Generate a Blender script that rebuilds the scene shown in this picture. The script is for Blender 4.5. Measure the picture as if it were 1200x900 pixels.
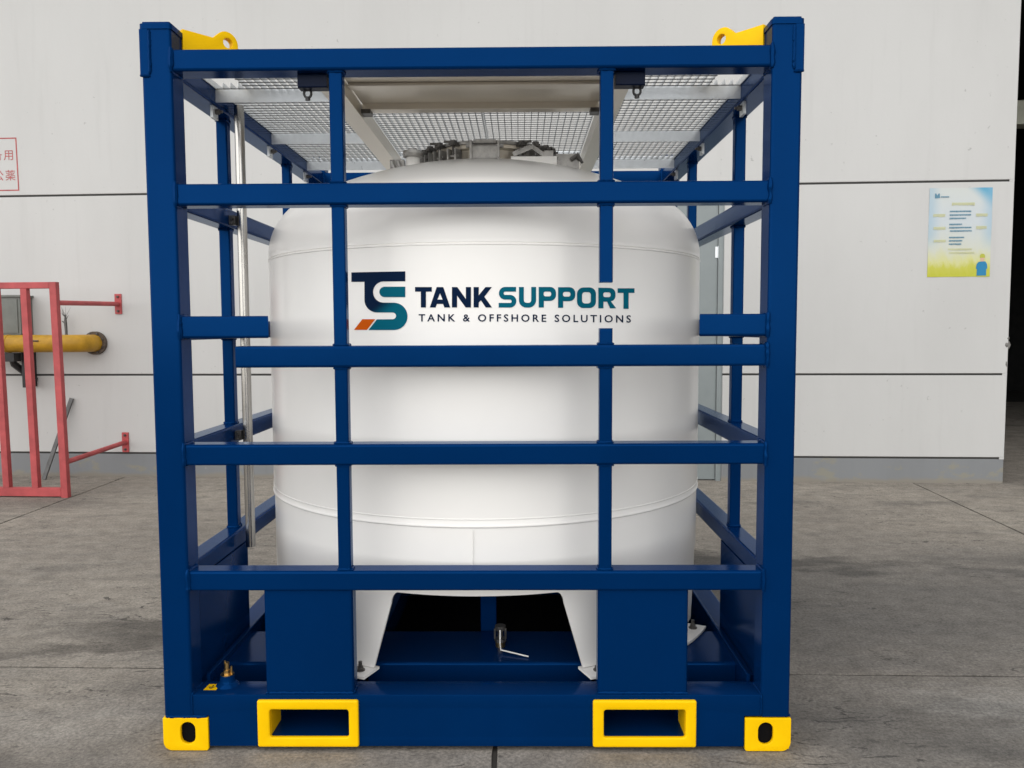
import bpy, bmesh, math, random
from mathutils import Vector, Matrix
random.seed(7)
R_ = math.radians
scene = bpy.context.scene
for o in list(bpy.data.objects):
    bpy.data.objects.remove(o, do_unlink=True)

# ------------------------------------------------------------------ camera
cam_d = bpy.data.cameras.new('camera')
cam = bpy.data.objects.new('camera', cam_d)
scene.collection.objects.link(cam)
scene.camera = cam
cam_d.sensor_width = 36.0
cam_d.lens = 28.09
cam_d.clip_start = 0.05
cam_d.clip_end = 500
yaw, pitch, roll = -0.010573, -0.068631, -0.004337
fw = Vector((math.sin(yaw)*math.cos(pitch), math.cos(yaw)*math.cos(pitch), math.sin(pitch)))
rt = Vector((math.cos(yaw), -math.sin(yaw), 0))
up = rt.cross(fw)
rt2 = math.cos(roll)*rt + math.sin(roll)*up
up2 = -math.sin(roll)*rt + math.cos(roll)*up
cam.matrix_world = Matrix(((rt2.x, up2.x, -fw.x, 0.1690), (rt2.y, up2.y, -fw.y, -2.8447),
                           (rt2.z, up2.z, -fw.z, 1.5513), (0, 0, 0, 1)))

# ------------------------------------------------------------------ sky, sun, exposure
to_sun = Vector((-0.40, -0.9, 0.48)).normalized()
world = bpy.data.worlds.new('World')
scene.world = world
world.use_nodes = True
wn, wl = world.node_tree.nodes, world.node_tree.links
sky = wn.new('ShaderNodeTexSky')
sky.sky_type = 'NISHITA'
sky.sun_disc = False
sky.sun_elevation = math.asin(to_sun.z)
sky.sun_rotation = math.atan2(to_sun.x, to_sun.y)
sky.air_density = 1.0
sky.dust_density = 0.0
sky.ozone_density = 1.0
hs = wn.new('ShaderNodeHueSaturation')
hs.inputs['Saturation'].default_value = 0.18
bg = wn['Background']
bg.inputs['Strength'].default_value = 0.05
wl.new(sky.outputs[0], hs.inputs['Color'])
wl.new(hs.outputs[0], bg.inputs['Color'])
sun_d = bpy.data.lights.new('sun', 'SUN')
sun_d.energy = 1.5
sun_d.angle = R_(130)
sun_d.color = (1.0, 0.97, 0.93)
sun = bpy.data.objects.new('sun', sun_d)
scene.collection.objects.link(sun)
sun.rotation_euler = (-to_sun).to_track_quat('-Z', 'Y').to_euler()
sun.location = (-6, -6, 9)
vs = scene.view_settings
vs.view_transform = 'Standard'
vs.look = 'None'
vs.exposure = 1.34
vs.gamma = 1.0
vs.use_curve_mapping = False
scene.cycles.use_denoising = True
scene.cycles.max_bounces = 8
scene.cycles.caustics_reflective = False
scene.cycles.caustics_refractive = False

# ------------------------------------------------------------------ materials
def mat(name, col, rough=0.5, metal=0.0, spec=0.5, var=0.0, vscale=6.0, bump=0.0, bscale=80.0, rvar=0.0, coat=0.0):
    """plain painted/metal surface with mild procedural variation"""
    m = bpy.data.materials.new(name)
    m.use_nodes = True
    n, l = m.node_tree.nodes, m.node_tree.links
    b = n['Principled BSDF']
    b.inputs['Base Color'].default_value = (*col, 1)
    b.inputs['Roughness'].default_value = rough
    b.inputs['Metallic'].default_value = metal
    b.inputs['Specular IOR Level'].default_value = spec
    b.inputs['Coat Weight'].default_value = coat
    b.inputs['Coat Roughness'].default_value = 0.08
    tc = n.new('ShaderNodeTexCoord')
    if var or rvar:
        t = n.new('ShaderNodeTexNoise')
        t.inputs['Scale'].default_value = vscale
        t.inputs['Detail'].default_value = 6
        t.inputs['Roughness'].default_value = 0.6
        l.new(tc.outputs['Object'], t.inputs['Vector'])
        if var:
            mr = n.new('ShaderNodeMapRange')
            mr.inputs['From Min'].default_value = 0.3
            mr.inputs['From Max'].default_value = 0.7
            mr.inputs['To Min'].default_value = 1 - var
            mr.inputs['To Max'].default_value = 1 + var
            mx = n.new('ShaderNodeVectorMath')
            mx.operation = 'SCALE'
            mx.inputs[0].default_value = col
            l.new(t.outputs['Fac'], mr.inputs['Value'])
            l.new(mr.outputs[0], mx.inputs['Scale'])
            l.new(mx.outputs[0], b.inputs['Base Color'])
        if rvar:
            mr2 = n.new('ShaderNodeMapRange')
            mr2.inputs['From Min'].default_value = 0.3
            mr2.inputs['From Max'].default_value = 0.7
            mr2.inputs['To Min'].default_value = max(0.02, rough - rvar)
            mr2.inputs['To Max'].default_value = rough + rvar
            l.new(t.outputs['Fac'], mr2.inputs['Value'])
            l.new(mr2.outputs[0], b.inputs['Roughness'])
    if bump:
        t2 = n.new('ShaderNodeTexNoise')
        t2.inputs['Scale'].default_value = bscale
        t2.inputs['Detail'].default_value = 3
        l.new(tc.outputs['Object'], t2.inputs['Vector'])
        bp = n.new('ShaderNodeBump')
        bp.inputs['Strength'].default_value = bump
        bp.inputs['Distance'].default_value = 0.004
        l.new(t2.outputs['Fac'], bp.inputs['Height'])
        l.new(bp.outputs[0], b.inputs['Normal'])
    return m

BLUE = mat('blue_paint', (0.0004, 0.0240, 0.1060), 0.18, metal=0.22, spec=0.07, var=0.08, vscale=1.5, bump=0.03, bscale=26)
BLUE.node_tree.nodes['Principled BSDF'].inputs['Specular Tint'].default_value = (0.22, 0.58, 1.0, 1)
BLUESHADE = mat('shaded_blue_paint', (0.0005, 0.005, 0.022), 0.4, spec=0.1)  # the frame's blue with shade under the top beam put into the colour
YELLOW = mat('yellow_paint', (0.93, 0.555, 0.0015), 0.38, spec=0.10, var=0.05, vscale=7, bump=0.06, bscale=60)
WHITE = mat('white_paint', (0.90, 0.887, 0.862), 0.24, spec=0.30, var=0.018, vscale=2.4, bump=0.035, bscale=5)
GALV = mat('galvanised_steel', (0.68, 0.71, 0.73), 0.34, metal=0.55, var=0.10, vscale=14, rvar=0.08)
GALVB = mat('galvanised_bearing_bar_lit', (0.80, 0.82, 0.83), 0.45, metal=0.25, var=0.08, vscale=14)  # lighter galvanised copy: light on the bar sides put into the colour
GALVR = mat('galvanised_cross_rod_shaded', (0.11, 0.115, 0.12), 0.5, metal=0.3, var=0.15, vscale=14)  # darker galvanised copy: shade on the rods put into the colour
STAIN = mat('stainless_steel', (0.76, 0.70, 0.60), 0.28, metal=0.45, var=0.02, vscale=1.2)
STEEL = mat('polished_tube', (0.46, 0.445, 0.42), 0.25, metal=1.0, var=0.05, rvar=0.05)
DARKST = mat('dark_steel', (0.11, 0.105, 0.10), 0.38, metal=0.6, var=0.3, vscale=30, rvar=0.1)
GREYST = mat('grey_steel', (0.36, 0.35, 0.335), 0.34, metal=0.6, var=0.3, vscale=25, rvar=0.1)
BRASS = mat('brass', (0.55, 0.38, 0.16), 0.3, metal=1.0, var=0.2, vscale=40)
SHADEFILL = mat('black_shade_fill', (0.006, 0.006, 0.007), 0.95, spec=0.05)  # matte black stands in for shade under the tank and inside the castings
BLACK = mat('black_rubber', (0.012, 0.012, 0.013), 0.45)
RED = mat('faded_red_paint', (0.43, 0.075, 0.078), 0.5, spec=0.35, var=0.22, vscale=6, bump=0.1, bscale=50)
PIPEY = mat('weathered_yellow_paint', (0.47, 0.26, 0.020), 0.45, spec=0.35, var=0.22, vscale=9)
RUST = mat('rusty_flange', (0.10, 0.075, 0.055), 0.7, var=0.5, vscale=30)
DOORG = mat('grey_door_paint', (0.235, 0.265, 0.270), 0.4, spec=0.4, var=0.06, vscale=3)
BOXG = mat('grey_cabinet_paint', (0.155, 0.165, 0.150), 0.5, var=0.15, vscale=6)
LEANG = mat('grey_bar_paint', (0.12, 0.12, 0.12), 0.6, var=0.3, vscale=12)
GROOVE = mat('groove_filler', (0.045, 0.044, 0.042), 0.9)
NAVY = mat('navy_print', (0.0022, 0.0125, 0.043), 0.5, spec=0.04)
TEAL = mat('teal_print', (0.0016, 0.112, 0.172), 0.5, spec=0.04)
ORANGE = mat('orange_print', (0.58, 0.096, 0.004), 0.5, spec=0.04)
INDARK = mat('interior_shade', (0.016, 0.016, 0.016), 0.9, var=0.3)  # near-black colour stands in for the unlit inside of the bay
PALEB = mat('pale_beam_paint', (0.42, 0.43, 0.36), 0.6, var=0.1)
REDP = mat('red_stencil_print', (0.43, 0.10, 0.10), 0.8, var=0.25, vscale=20)
ROOFM = mat('roof_sheet', (0.22, 0.23, 0.24), 0.6, var=0.1)
CHIP = mat('broken_render', (0.17, 0.165, 0.155), 0.9, var=0.5, vscale=40, bump=0.6, bscale=60)

def ramp(n, stops):
    r = n.new('ShaderNodeValToRGB')
    e = r.color_ramp.elements
    while len(e) < len(stops):
        e.new(0.5)
    for i, (p, c) in enumerate(stops):
        e[i].position = p
        e[i].color = (*c, 1) if len(c) == 3 else c
    return r

def noise(n, l, vec, scale, detail=6, rough=0.6, dist=0.0):
    t = n.new('ShaderNodeTexNoise')
    t.inputs['Scale'].default_value = scale
    t.inputs['Detail'].default_value = detail
    t.inputs['Roughness'].default_value = rough
    t.inputs['Distortion'].default_value = dist
    l.new(vec, t.inputs['Vector'])
    return t.outputs['Fac']

def mapping(n, l, vec, scale=(1, 1, 1), loc=(0, 0, 0), rot=(0, 0, 0)):
    m = n.new('ShaderNodeMapping')
    m.inputs['Scale'].default_value = scale
    m.inputs['Location'].default_value = loc
    m.inputs['Rotation'].default_value = rot
    l.new(vec, m.inputs['Vector'])
    return m.outputs[0]

def mixc(n, l, fac, a, b, blend='MIX'):
    x = n.new('ShaderNodeMix')
    x.data_type = 'RGBA'
    x.blend_type = blend
    for sock, v in ((x.inputs[0], fac), (x.inputs[6], a), (x.inputs[7], b)):
        if isinstance(v, (int, float)):
            sock.default_value = v
        elif isinstance(v, tuple):
            sock.default_value = (*v, 1)
        else:
            l.new(v, sock)
    return x.outputs[2]

def mrange(n, l, v, a, b, c=0.0, d=1.0):
    m = n.new('ShaderNodeMapRange')
    m.interpolation_type = 'SMOOTHSTEP'
    for i, x in enumerate((a, b, c, d)):
        m.inputs[i + 1].default_value = x
    l.new(v, m.inputs[0])
    return m.outputs[0]

def concrete_material():
    m = bpy.data.materials.new('worn_concrete')
    m.use_nodes = True
    n, l = m.node_tree.nodes, m.node_tree.links
    b = n['Principled BSDF']
    g = n.new('ShaderNodeNewGeometry').outputs['Position']
    big = noise(n, l, g, 0.45, 5, 0.55)
    c = ramp(n, [(0.30, (0.2553, 0.2291, 0.2001)), (0.5, (0.3202, 0.2898, 0.2512)), (0.72, (0.3795, 0.345, 0.2981))])
    l.new(big, c.inputs[0])
    col = c.outputs[0]
    # brushed / trafficked streaks along the yard (X)
    st = noise(n, l, mapping(n, l, g, (1.0, 3.2, 1), rot=(0, 0, 0.05)), 1.8, 9, 0.72, 0.8)
    col = mixc(n, l, mrange(n, l, st, 0.40, 0.70, 0.0, 0.55), col, (0.1766, 0.1656, 0.1518))
    st2 = noise(n, l, mapping(n, l, g, (1.4, 4.5, 1), (3, 1, 0), (0, 0, -0.03)), 1.9, 9, 0.72, 0.8)
    col = mixc(n, l, mrange(n, l, st2, 0.52, 0.72, 0.0, 0.45), col, (0.414, 0.3933, 0.3519))
    # traffic lane: grey, dirtier strip between the joint and the tan strip by the wall
    sep = n.new('ShaderNodeSeparateXYZ')
    l.new(g, sep.inputs[0])
    wob = noise(n, l, mapping(n, l, g, (0.5, 1.2, 1)), 1.3, 5)
    ad = n.new('ShaderNodeMath'); ad.operation = 'MULTIPLY_ADD'
    ad.inputs[1].default_value = 1.6
    l.new(wob, ad.inputs[0]); l.new(sep.outputs['Y'], ad.inputs[2])
    lane = mrange(n, l, ad.outputs[0], 4.3, 2.9, 0.0, 0.52)
    xw = mrange(n, l, sep.outputs['X'], -2.2, 1.6, 0.25, 0.75)
    mm = n.new('ShaderNodeMath'); mm.operation = 'MULTIPLY'
    l.new(lane, mm.inputs[0]); l.new(xw, mm.inputs[1])
    col = mixc(n, l, mm.outputs[0], col, (0.1766, 0.1711, 0.167))
    # oily dark blotches, tyre scuffs
    bl = noise(n, l, mapping(n, l, g, (0.8, 1.9, 1), (5.2, 2.7, 0)), 0.9, 7, 0.62, 0.4)
    col = mixc(n, l, mrange(n, l, bl, 0.54, 0.72, 0.0, 0.62), col, (0.1214, 0.1145, 0.1063))
    sc = noise(n, l, mapping(n, l, g, (1.1, 3.2, 1), (1, 7, 0), (0, 0, 0.25)), 5.0, 4, 0.7, 2.2)
    scm = mrange(n, l, sc, 0.585, 0.64, 0.0, 0.78)
    gate = mrange(n, l, noise(n, l, g, 1.1, 3), 0.42, 0.58)
    sm = n.new('ShaderNodeMath'); sm.operation = 'MULTIPLY'
    l.new(scm, sm.inputs[0]); l.new(gate, sm.inputs[1])
    col = mixc(n, l, sm.outputs[0], col, (0.045, 0.042, 0.04))
    wx = n.new('ShaderNodeTexNoise'); wx.inputs['Scale'].default_value = 2.2; wx.inputs['Detail'].default_value = 7; wx.inputs['Roughness'].default_value = 0.68
    l.new(mapping(n, l, g, (0.8, 1.8, 1)), wx.inputs['Vector'])
    wa = n.new('ShaderNodeVectorMath'); wa.operation = 'MULTIPLY_ADD'
    wa.inputs[1].default_value = (1.5, 0.9, 0); l.new(wx.outputs['Color'], wa.inputs[0]); l.new(g, wa.inputs[2])
    for (cx, cy, rx, ry, k, cc) in ((2.0, 1.55, 1.9, 0.80, 0.52, (0.115, 0.113, 0.111)), (1.6, 2.35, 1.3, 0.20, 0.72, (0.060, 0.058, 0.056)), (3.6, 2.1, 0.9, 0.10, 0.50, (0.075, 0.073, 0.071)),
                                   (-1.55, 1.12, 0.75, 0.22, 0.62, (0.085, 0.078, 0.070)), (-2.0, 0.95, 0.35, 0.10, 0.5, (0.06, 0.055, 0.05)), (1.7, 0.15, 0.8, 0.22, 0.45, (0.10, 0.098, 0.096)),
                                   (-1.7, -0.15, 0.9, 0.20, 0.35, (0.12, 0.112, 0.104)), (-4.3, 4.3, 1.0, 0.35, 0.5, (0.12, 0.110, 0.098)), (2.6, 0.35, 0.9, 0.20, 0.35, (0.42, 0.415, 0.40)), (-1.9, 0.25, 0.6, 0.2, 0.30, (0.40, 0.38, 0.35))):
        mp = mapping(n, l, wa.outputs[0], (1 / rx, 1 / ry, 0), (-(cx + 0.75) / rx, -(cy + 0.45) / ry, 0))
        ln = n.new('ShaderNodeVectorMath'); ln.operation = 'LENGTH'; l.new(mp, ln.inputs[0])
        col = mixc(n, l, mrange(n, l, ln.outputs['Value'], 1.25, 0.35, 0.0, k), col, cc)
    # grain and grit
    fine = noise(n, l, g, 70, 4, 0.8)
    col = mixc(n, l, 0.85, col, mixc(n, l, mrange(n, l, fine, 0.30, 0.70), (0.55, 0.55, 0.55), (1.30, 1.29, 1.27)), 'MULTIPLY')
    mid = noise(n, l, g, 9, 6, 0.7)
    col = mixc(n, l, 0.5, col, mixc(n, l, mrange(n, l, mid, 0.30, 0.70), (0.62, 0.61, 0.6), (1.25, 1.25, 1.25)), 'MULTIPLY')
    vor = n.new('ShaderNodeTexVoronoi'); vor.inputs['Scale'].default_value = 26
    l.new(g, vor.inputs['Vector'])
    pit = mrange(n, l, vor.outputs['Distance'], 0.10, 0.05)
    pg = mrange(n, l, noise(n, l, g, 6, 2), 0.52, 0.60)
    pm = n.new('ShaderNodeMath'); pm.operation = 'MULTIPLY'
    l.new(pit, pm.inputs[0]); l.new(pg, pm.inputs[1])
    col = mixc(n, l, pm.outputs[0], col, (0.05, 0.047, 0.044))
    l.new(col, b.inputs['Base Color'])
    l.new(mrange(n, l, big, 0.3, 0.7, 0.72, 0.92), b.inputs['Roughness'])
    b.inputs['Specular IOR Level'].default_value = 0.3
    bp = n.new('ShaderNodeBump'); bp.inputs['Strength'].default_value = 0.35; bp.inputs['Distance'].default_value = 0.006
    l.new(fine, bp.inputs['Height']); l.new(bp.outputs[0], b.inputs['Normal'])
    return m

def render_material(name, base, dirty, low=None):
    """painted wall render with faint dirt; coordinates in metres of the wall"""
    m = bpy.data.materials.new(name)
    m.use_nodes = True
    n, l = m.node_tree.nodes, m.node_tree.links
    b = n['Principled BSDF']
    tc = n.new('ShaderNodeTexCoord').outputs['Object']
    big = noise(n, l, mapping(n, l, tc, (0.8, 1, 0.35)), 0.9, 5)
    col = mixc(n, l, mrange(n, l, big, 0.35, 0.75, 0.0, 0.5), base, dirty)
    drip = noise(n, l, mapping(n, l, tc, (5, 1, 0.35)), 1.8, 5, 0.6)
    col = mixc(n, l, mrange(n, l, drip, 0.52, 0.78, 0.0, 0.40), col, dirty)
    sp = noise(n, l, tc, 16, 3, 0.6)
    g2 = mrange(n, l, noise(n, l, tc, 0.8, 2), 0.47, 0.62)
    mm = n.new('ShaderNodeMath'); mm.operation = 'MULTIPLY'
    l.new(mrange(n, l, sp, 0.66, 0.72, 0.0, 0.6), mm.inputs[0]); l.new(g2, mm.inputs[1])
    col = mixc(n, l, mm.outputs[0], col, (0.30, 0.30, 0.29))
    if low:
        pt = noise(n, l, mapping(n, l, tc, (1, 1, 2)), 2.6, 5, 0.6)
        col = mixc(n, l, mrange(n, l, pt, 0.56, 0.64, 0.0, 0.6), col, low)
        sepz = n.new('ShaderNodeSeparateXYZ'); l.new(tc, sepz.inputs[0])
        edge = n.new('ShaderNodeMath'); edge.operation = 'MULTIPLY_ADD'; edge.inputs[1].default_value = 0.10
        l.new(noise(n, l, tc, 3.5, 5), edge.inputs[0]); l.new(sepz.outputs['Z'], edge.inputs[2])
        col = mixc(n, l, mrange(n, l, edge.outputs[0], 0.11, 0.06, 0.0, 0.85), col, (0.26, 0.235, 0.195))
    l.new(col, b.inputs['Base Color'])
    b.inputs['Roughness'].default_value = 0.75
    b.inputs['Specular IOR Level'].default_value = 0.3
    bp = n.new('ShaderNodeBump'); bp.inputs['Strength'].default_value = 0.12; bp.inputs['Distance'].default_value = 0.006
    l.new(noise(n, l, tc, 30, 4), bp.inputs['Height']); l.new(bp.outputs[0], b.inputs['Normal'])
    return m

CONC = concrete_material()
SOIL = mat('dark_joint_dirt', (0.035, 0.031, 0.027), 0.95, var=0.3, vscale=5)
WALLW = render_material('white_wall_render', (0.570, 0.569, 0.560), (0.490, 0.488, 0.479))
PLINTH = render_material('grey_plinth_paint', (0.235, 0.245, 0.255), (0.185, 0.190, 0.195), (0.29, 0.27, 0.20))

# ------------------------------------------------------------------ mesh helpers
COL = scene.collection
def empty(name, loc=(0, 0, 0), rot=(0, 0, 0), label=None, cat=None, group=None):
    o = bpy.data.objects.new(name, None)
    o.empty_display_size = 0.2
    o.location = loc
    o.rotation_euler = rot
    COL.objects.link(o)
    if label: o['label'] = label
    if cat: o['category'] = cat
    if group: o['group'] = group
    return o

def link(name, me, m, parent=None, rotz=0.0, kind=None, smooth=None):
    if m is not None and not me.materials:
        me.materials.append(m)
    o = bpy.data.objects.new(name, me)
    COL.objects.link(o)
    o.parent = parent
    if rotz:
        o.rotation_euler = (0, 0, rotz)
    if kind:
        o['kind'] = kind
    return o

class MB:
    """collects geometry for ONE mesh"""
    def __init__(s):
        s.v, s.f, s.bar = [], [], False
    def add(s, vs, fs):
        k = len(s.v)
        s.v += [tuple(a) for a in vs]
        s.f += [tuple(i + k for i in f) for f in fs]
        return s
    def box(s, x0, x1, y0, y1, z0, z1):
        return s.add([(x0, y0, z0), (x1, y0, z0), (x1, y1, z0), (x0, y1, z0), (x0, y0, z1), (x1, y0, z1), (x1, y1, z1), (x0, y1, z1)],
                     [(0, 3, 2, 1), (4, 5, 6, 7), (0, 1, 5, 4), (1, 2, 6, 5), (2, 3, 7, 6), (3, 0, 4, 7)])
    def rbar(s, axis, a0, a1, b0, b1, c0, c1, r=0.008, seg=3):
        """bar along axis from a0 to a1 with a rounded-rectangle section (b, c = the other two axes in order)"""
        s.bar = True
        pr = []
        for (cx, cy, st) in ((b1 - r, c1 - r, 0), (b0 + r, c1 - r, 1), (b0 + r, c0 + r, 2), (b1 - r, c0 + r, 3)):
            for i in range(seg + 1):
                t = (st + i / seg) * math.pi / 2
                pr.append((cx + r * math.cos(t), cy + r * math.sin(t)))
        n = len(pr)
        vs = []
        for a in (a0, a1):
            for (p, q) in pr:
                vs.append({'x': (a, p, q), 'y': (p, a, q), 'z': (p, q, a)}[axis])
        fs = [(i, (i + 1) % n, n + (i + 1) % n, n + i) for i in range(n)]
        fs += [tuple(range(n))[::-1], tuple(range(n, 2 * n))]
        return s.add(vs, fs)
    def tube(s, pts, r, n=10, cap=True):
        pts = [Vector(p) for p in pts]
        rs = r if isinstance(r, (list, tuple)) else [r] * len(pts)
        vs, fs = [], []
        ref = None
        for i, p in enumerate(pts):
            d = (pts[min(i + 1, len(pts) - 1)] - pts[max(i - 1, 0)]).normalized()
            if ref is None:
                ref = d.orthogonal().normalized()
            ref = (ref - d * ref.dot(d)).normalized()
            b = d.cross(ref)
            for k in range(n):
                t = 2 * math.pi * k / n
                vs.append(p + (ref * math.cos(t) + b * math.sin(t)) * rs[i])
        for i in range(len(pts) - 1):
            for k in range(n):
                fs.append((i * n + k, i * n + (k + 1) % n, (i + 1) * n + (k + 1) % n, (i + 1) * n + k))
        if cap:
            fs.append(tuple(range(n))[::-1])
            fs.append(tuple(range((len(pts) - 1) * n, len(pts) * n)))
        return s.add(vs, fs)
    def cyl(s, c, r, z0, z1, n=12, r1=None):
        r1 = r if r1 is None else r1
        vs = [(c[0] + r * math.cos(2 * math.pi * k / n), c[1] + r * math.sin(2 * math.pi * k / n), z0) for k in range(n)]
        vs += [(c[0] + r1 * math.cos(2 * math.pi * k / n), c[1] + r1 * math.sin(2 * math.pi * k / n), z1) for k in range(n)]
        fs = [(k, (k + 1) % n, n + (k + 1) % n, n + k) for k in range(n)] + [tuple(range(n))[::-1], tuple(range(n, 2 * n))]
        return s.add(vs, fs)
    def lathe(s, prof, n=96, c=(0, 0), a0=0.0, a1=2 * math.pi):
        full = abs(a1 - a0 - 2 * math.pi) < 1e-6
        cols = n if full else n + 1
        vs, fs = [], []
        for k in range(cols):
            t = a0 + (a1 - a0) * k / n
            for (r, z) in prof:
                vs.append((c[0] + r * math.cos(t), c[1] + r * math.sin(t), z))
        m = len(prof)
        for k in range(n):
            k2 = (k + 1) % cols
            for i in range(m - 1):
                fs.append((k * m + i, k2 * m + i, k2 * m + i + 1, k * m + i + 1))
        return s.add(vs, fs)
    def mesh(s, name, smooth=30, m=None):
        me = bpy.data.meshes.new(name)
        me.from_pydata(s.v, [], s.f)
        bm = bmesh.new(); bm.from_mesh(me)
        bmesh.ops.remove_doubles(bm, verts=bm.verts, dist=1e-6)
        bmesh.ops.recalc_face_normals(bm, faces=bm.faces)
        bm.to_mesh(me); bm.free()
        if smooth:
            me.polygons.foreach_set('use_smooth', [True] * len(me.polygons))
            me.set_sharp_from_angle(angle=R_(smooth))
            if s.bar:
                me.polygons.foreach_set('use_smooth', [p.area < 0.02 and len(p.vertices) == 4 and not any(abs(c) > 0.9999 for c in p.normal) for p in me.polygons])
        if m: me.materials.append(m)
        return me
    def build(s, name, m, parent=None, rotz=0.0, smooth=30, kind=None):
        return link(name, s.mesh(name, smooth), m, parent, rotz, kind)

def flat(loops, depth, bevel=0.0, to=None, smooth=30):
    """2-D loops (outer first, holes after) filled and extruded; local x,y -> plane, z -> depth. `to` maps (x,y,z)."""
    cu = bpy.data.curves.new('tmp', 'CURVE')
    cu.dimensions = '2D'
    cu.fill_mode = 'BOTH'
    cu.extrude = max(depth / 2 - bevel, 0)
    cu.bevel_depth = bevel
    cu.bevel_resolution = 2
    cu.offset = -bevel
    for lp in loops:
        sp = cu.splines.new('POLY')
        sp.points.add(len(lp) - 1)
        for i, (x, y) in enumerate(lp):
            sp.points[i].co = (x, y, 0, 1)
        sp.use_cyclic_u = True
    return curve_mesh(cu, to, smooth)

def curve_mesh(cu, to=None, smooth=30):
    ob = bpy.data.objects.new('tmp', cu)
    COL.objects.link(ob)
    dg = bpy.context.evaluated_depsgraph_get()
    me = bpy.data.meshes.new_from_object(ob.evaluated_get(dg))
    bpy.data.objects.remove(ob, do_unlink=True)
    bpy.data.curves.remove(cu)
    me.materials.clear()
    if to:
        for v in me.vertices:
            v.co = to(v.co.x, v.co.y, v.co.z)
    bm = bmesh.new(); bm.from_mesh(me)
    bmesh.ops.remove_doubles(bm, verts=bm.verts, dist=1e-6)
    bmesh.ops.recalc_face_normals(bm, faces=bm.faces)
    bm.to_mesh(me); bm.free()
    if smooth:
        me.polygons.foreach_set('use_smooth', [True] * len(me.polygons))
        me.set_sharp_from_angle(angle=R_(smooth))
    return me

def arc(cx, cy, r, a0, a1, n=8):
    return [(cx + r * math.cos(R_(a0 + (a1 - a0) * i / n)), cy + r * math.sin(R_(a0 + (a1 - a0) * i / n))) for i in range(n + 1)]

def rrect(x0, x1, y0, y1, r, n=4):
    if not isinstance(r, (list, tuple)):
        r = [r] * 4                              # corners: (x1,y1) (x0,y1) (x0,y0) (x1,y0)
    p = []
    for (cx, cy, rr, a) in ((x1, y1, r[0], 0), (x0, y1, r[1], 90), (x0, y0, r[2], 180), (x1, y0, r[3], 270)):
        sx = -1 if cx == x1 else 1
        sy = -1 if cy == y1 else 1
        if rr <= 0: p.append((cx, cy))
        else: p += arc(cx + sx * rr, cy + sy * rr, rr, a, a + 90, n)
    return p

def weld(mb, p0, p1, r=0.004, step=0.007):
    p0, p1 = Vector(p0), Vector(p1)
    k = max(3, int((p1 - p0).length / step))
    pts, rs = [], []
    for i in range(k + 1):
        pts.append(p0.lerp(p1, i / k) + Vector((random.uniform(-1, 1), random.uniform(-1, 1), random.uniform(-1, 1))) * r * 0.18)
        rs.append(r * random.uniform(0.75, 1.3) * (0.5 if i in (0, k) else 1))
    return mb.tube(pts, rs, 6)

def obox(mb, c, ax, ay, az):
    vs = [c + ax * i + ay * j + az * k for k in (-1, 1) for (i, j) in ((-1, -1), (1, -1), (1, 1), (-1, 1))]
    return mb.add(vs, [(0, 3, 2, 1), (4, 5, 6, 7), (0, 1, 5, 4), (1, 2, 6, 5), (2, 3, 7, 6), (3, 0, 4, 7)])

def bolt_mb(mb, x, y, z, s=0.012, h=0.02):
    mb.cyl((x, y), s * 1.5, z, z + h * 0.15, 12)
    mb.cyl((x, y), s, z + h * 0.15, z + h * 0.7, 6)
    mb.cyl((x, y), s * 0.6, z + h * 0.7, z + h * 1.5, 10)
    return mb

# ------------------------------------------------------------------ ground
ground = MB().add([(-60, -60, -0.007), (60, -60, -0.007), (60, 60, -0.007), (-60, 60, -0.007)], [(0, 1, 2, 3)]).build('ground', SOIL, smooth=0)
ground['kind'] = 'structure'
ground['label'] = 'worn grey concrete yard cast in large slabs'
def slab(cx):
    mb = MB()
    (x0, x1, y0, y1) = cx
    g = 0.009
    tx = lambda x, y: x + (0.072 * (y - 4.96) if x > 3 else 0.0)
    ty = lambda x, y: y - 0.022 * x
    c = [(x0 + g, y0 + g), (x1 - g, y0 + g), (x1 - g, y1 - g), (x0 + g, y1 - g)]
    # worn, slightly ragged arrises
    ring = []
    for i in range(4):
        a, b = c[i], c[(i + 1) % 4]
        k = 40
        for j in range(k):
            t = j / k
            ring.append((a[0] + (b[0] - a[0]) * t + random.uniform(-1, 1) * 0.0025, a[1] + (b[1] - a[1]) * t + random.uniform(-1, 1) * 0.0025))
    cxm, cym = (x0 + x1) / 2, (y0 + y1) / 2
    n = len(ring)
    vs = []
    for (dz, ins) in ((-0.0065, 0.0), (-0.001, 0.0), (0.0, 0.001)):
        for (x, y) in ring:
            px = x + (ins if x < cxm else -ins)
            py = y + (ins if y < cym else -ins)
            vs.append((tx(px, py), ty(px, py), dz))
    fs = [(i + k * n, (i + 1) % n + k * n, (i + 1) % n + (k + 1) * n, i + (k + 1) * n) for k in range(2) for i in range(n)]
    fs.append(tuple(range(2 * n, 3 * n)))
    mb.add(vs, fs)
    return mb.build('concrete_slab', CONC, ground, smooth=0)
XS = [-24.4, -20.3, -16.3, -12.2, -8.1, -4.04, 0.07, 4.07, 8.1, 12.2, 16.3, 20.3, 24.4]
YS = [-23.7, -19.6, -15.6, -11.5, -7.45, -3.38, 0.69, 14.0]
for i in range(len(XS) - 1):
    for j in range(len(YS) - 1):
        slab((XS[i], XS[i + 1], YS[j], YS[j + 1]))

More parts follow.
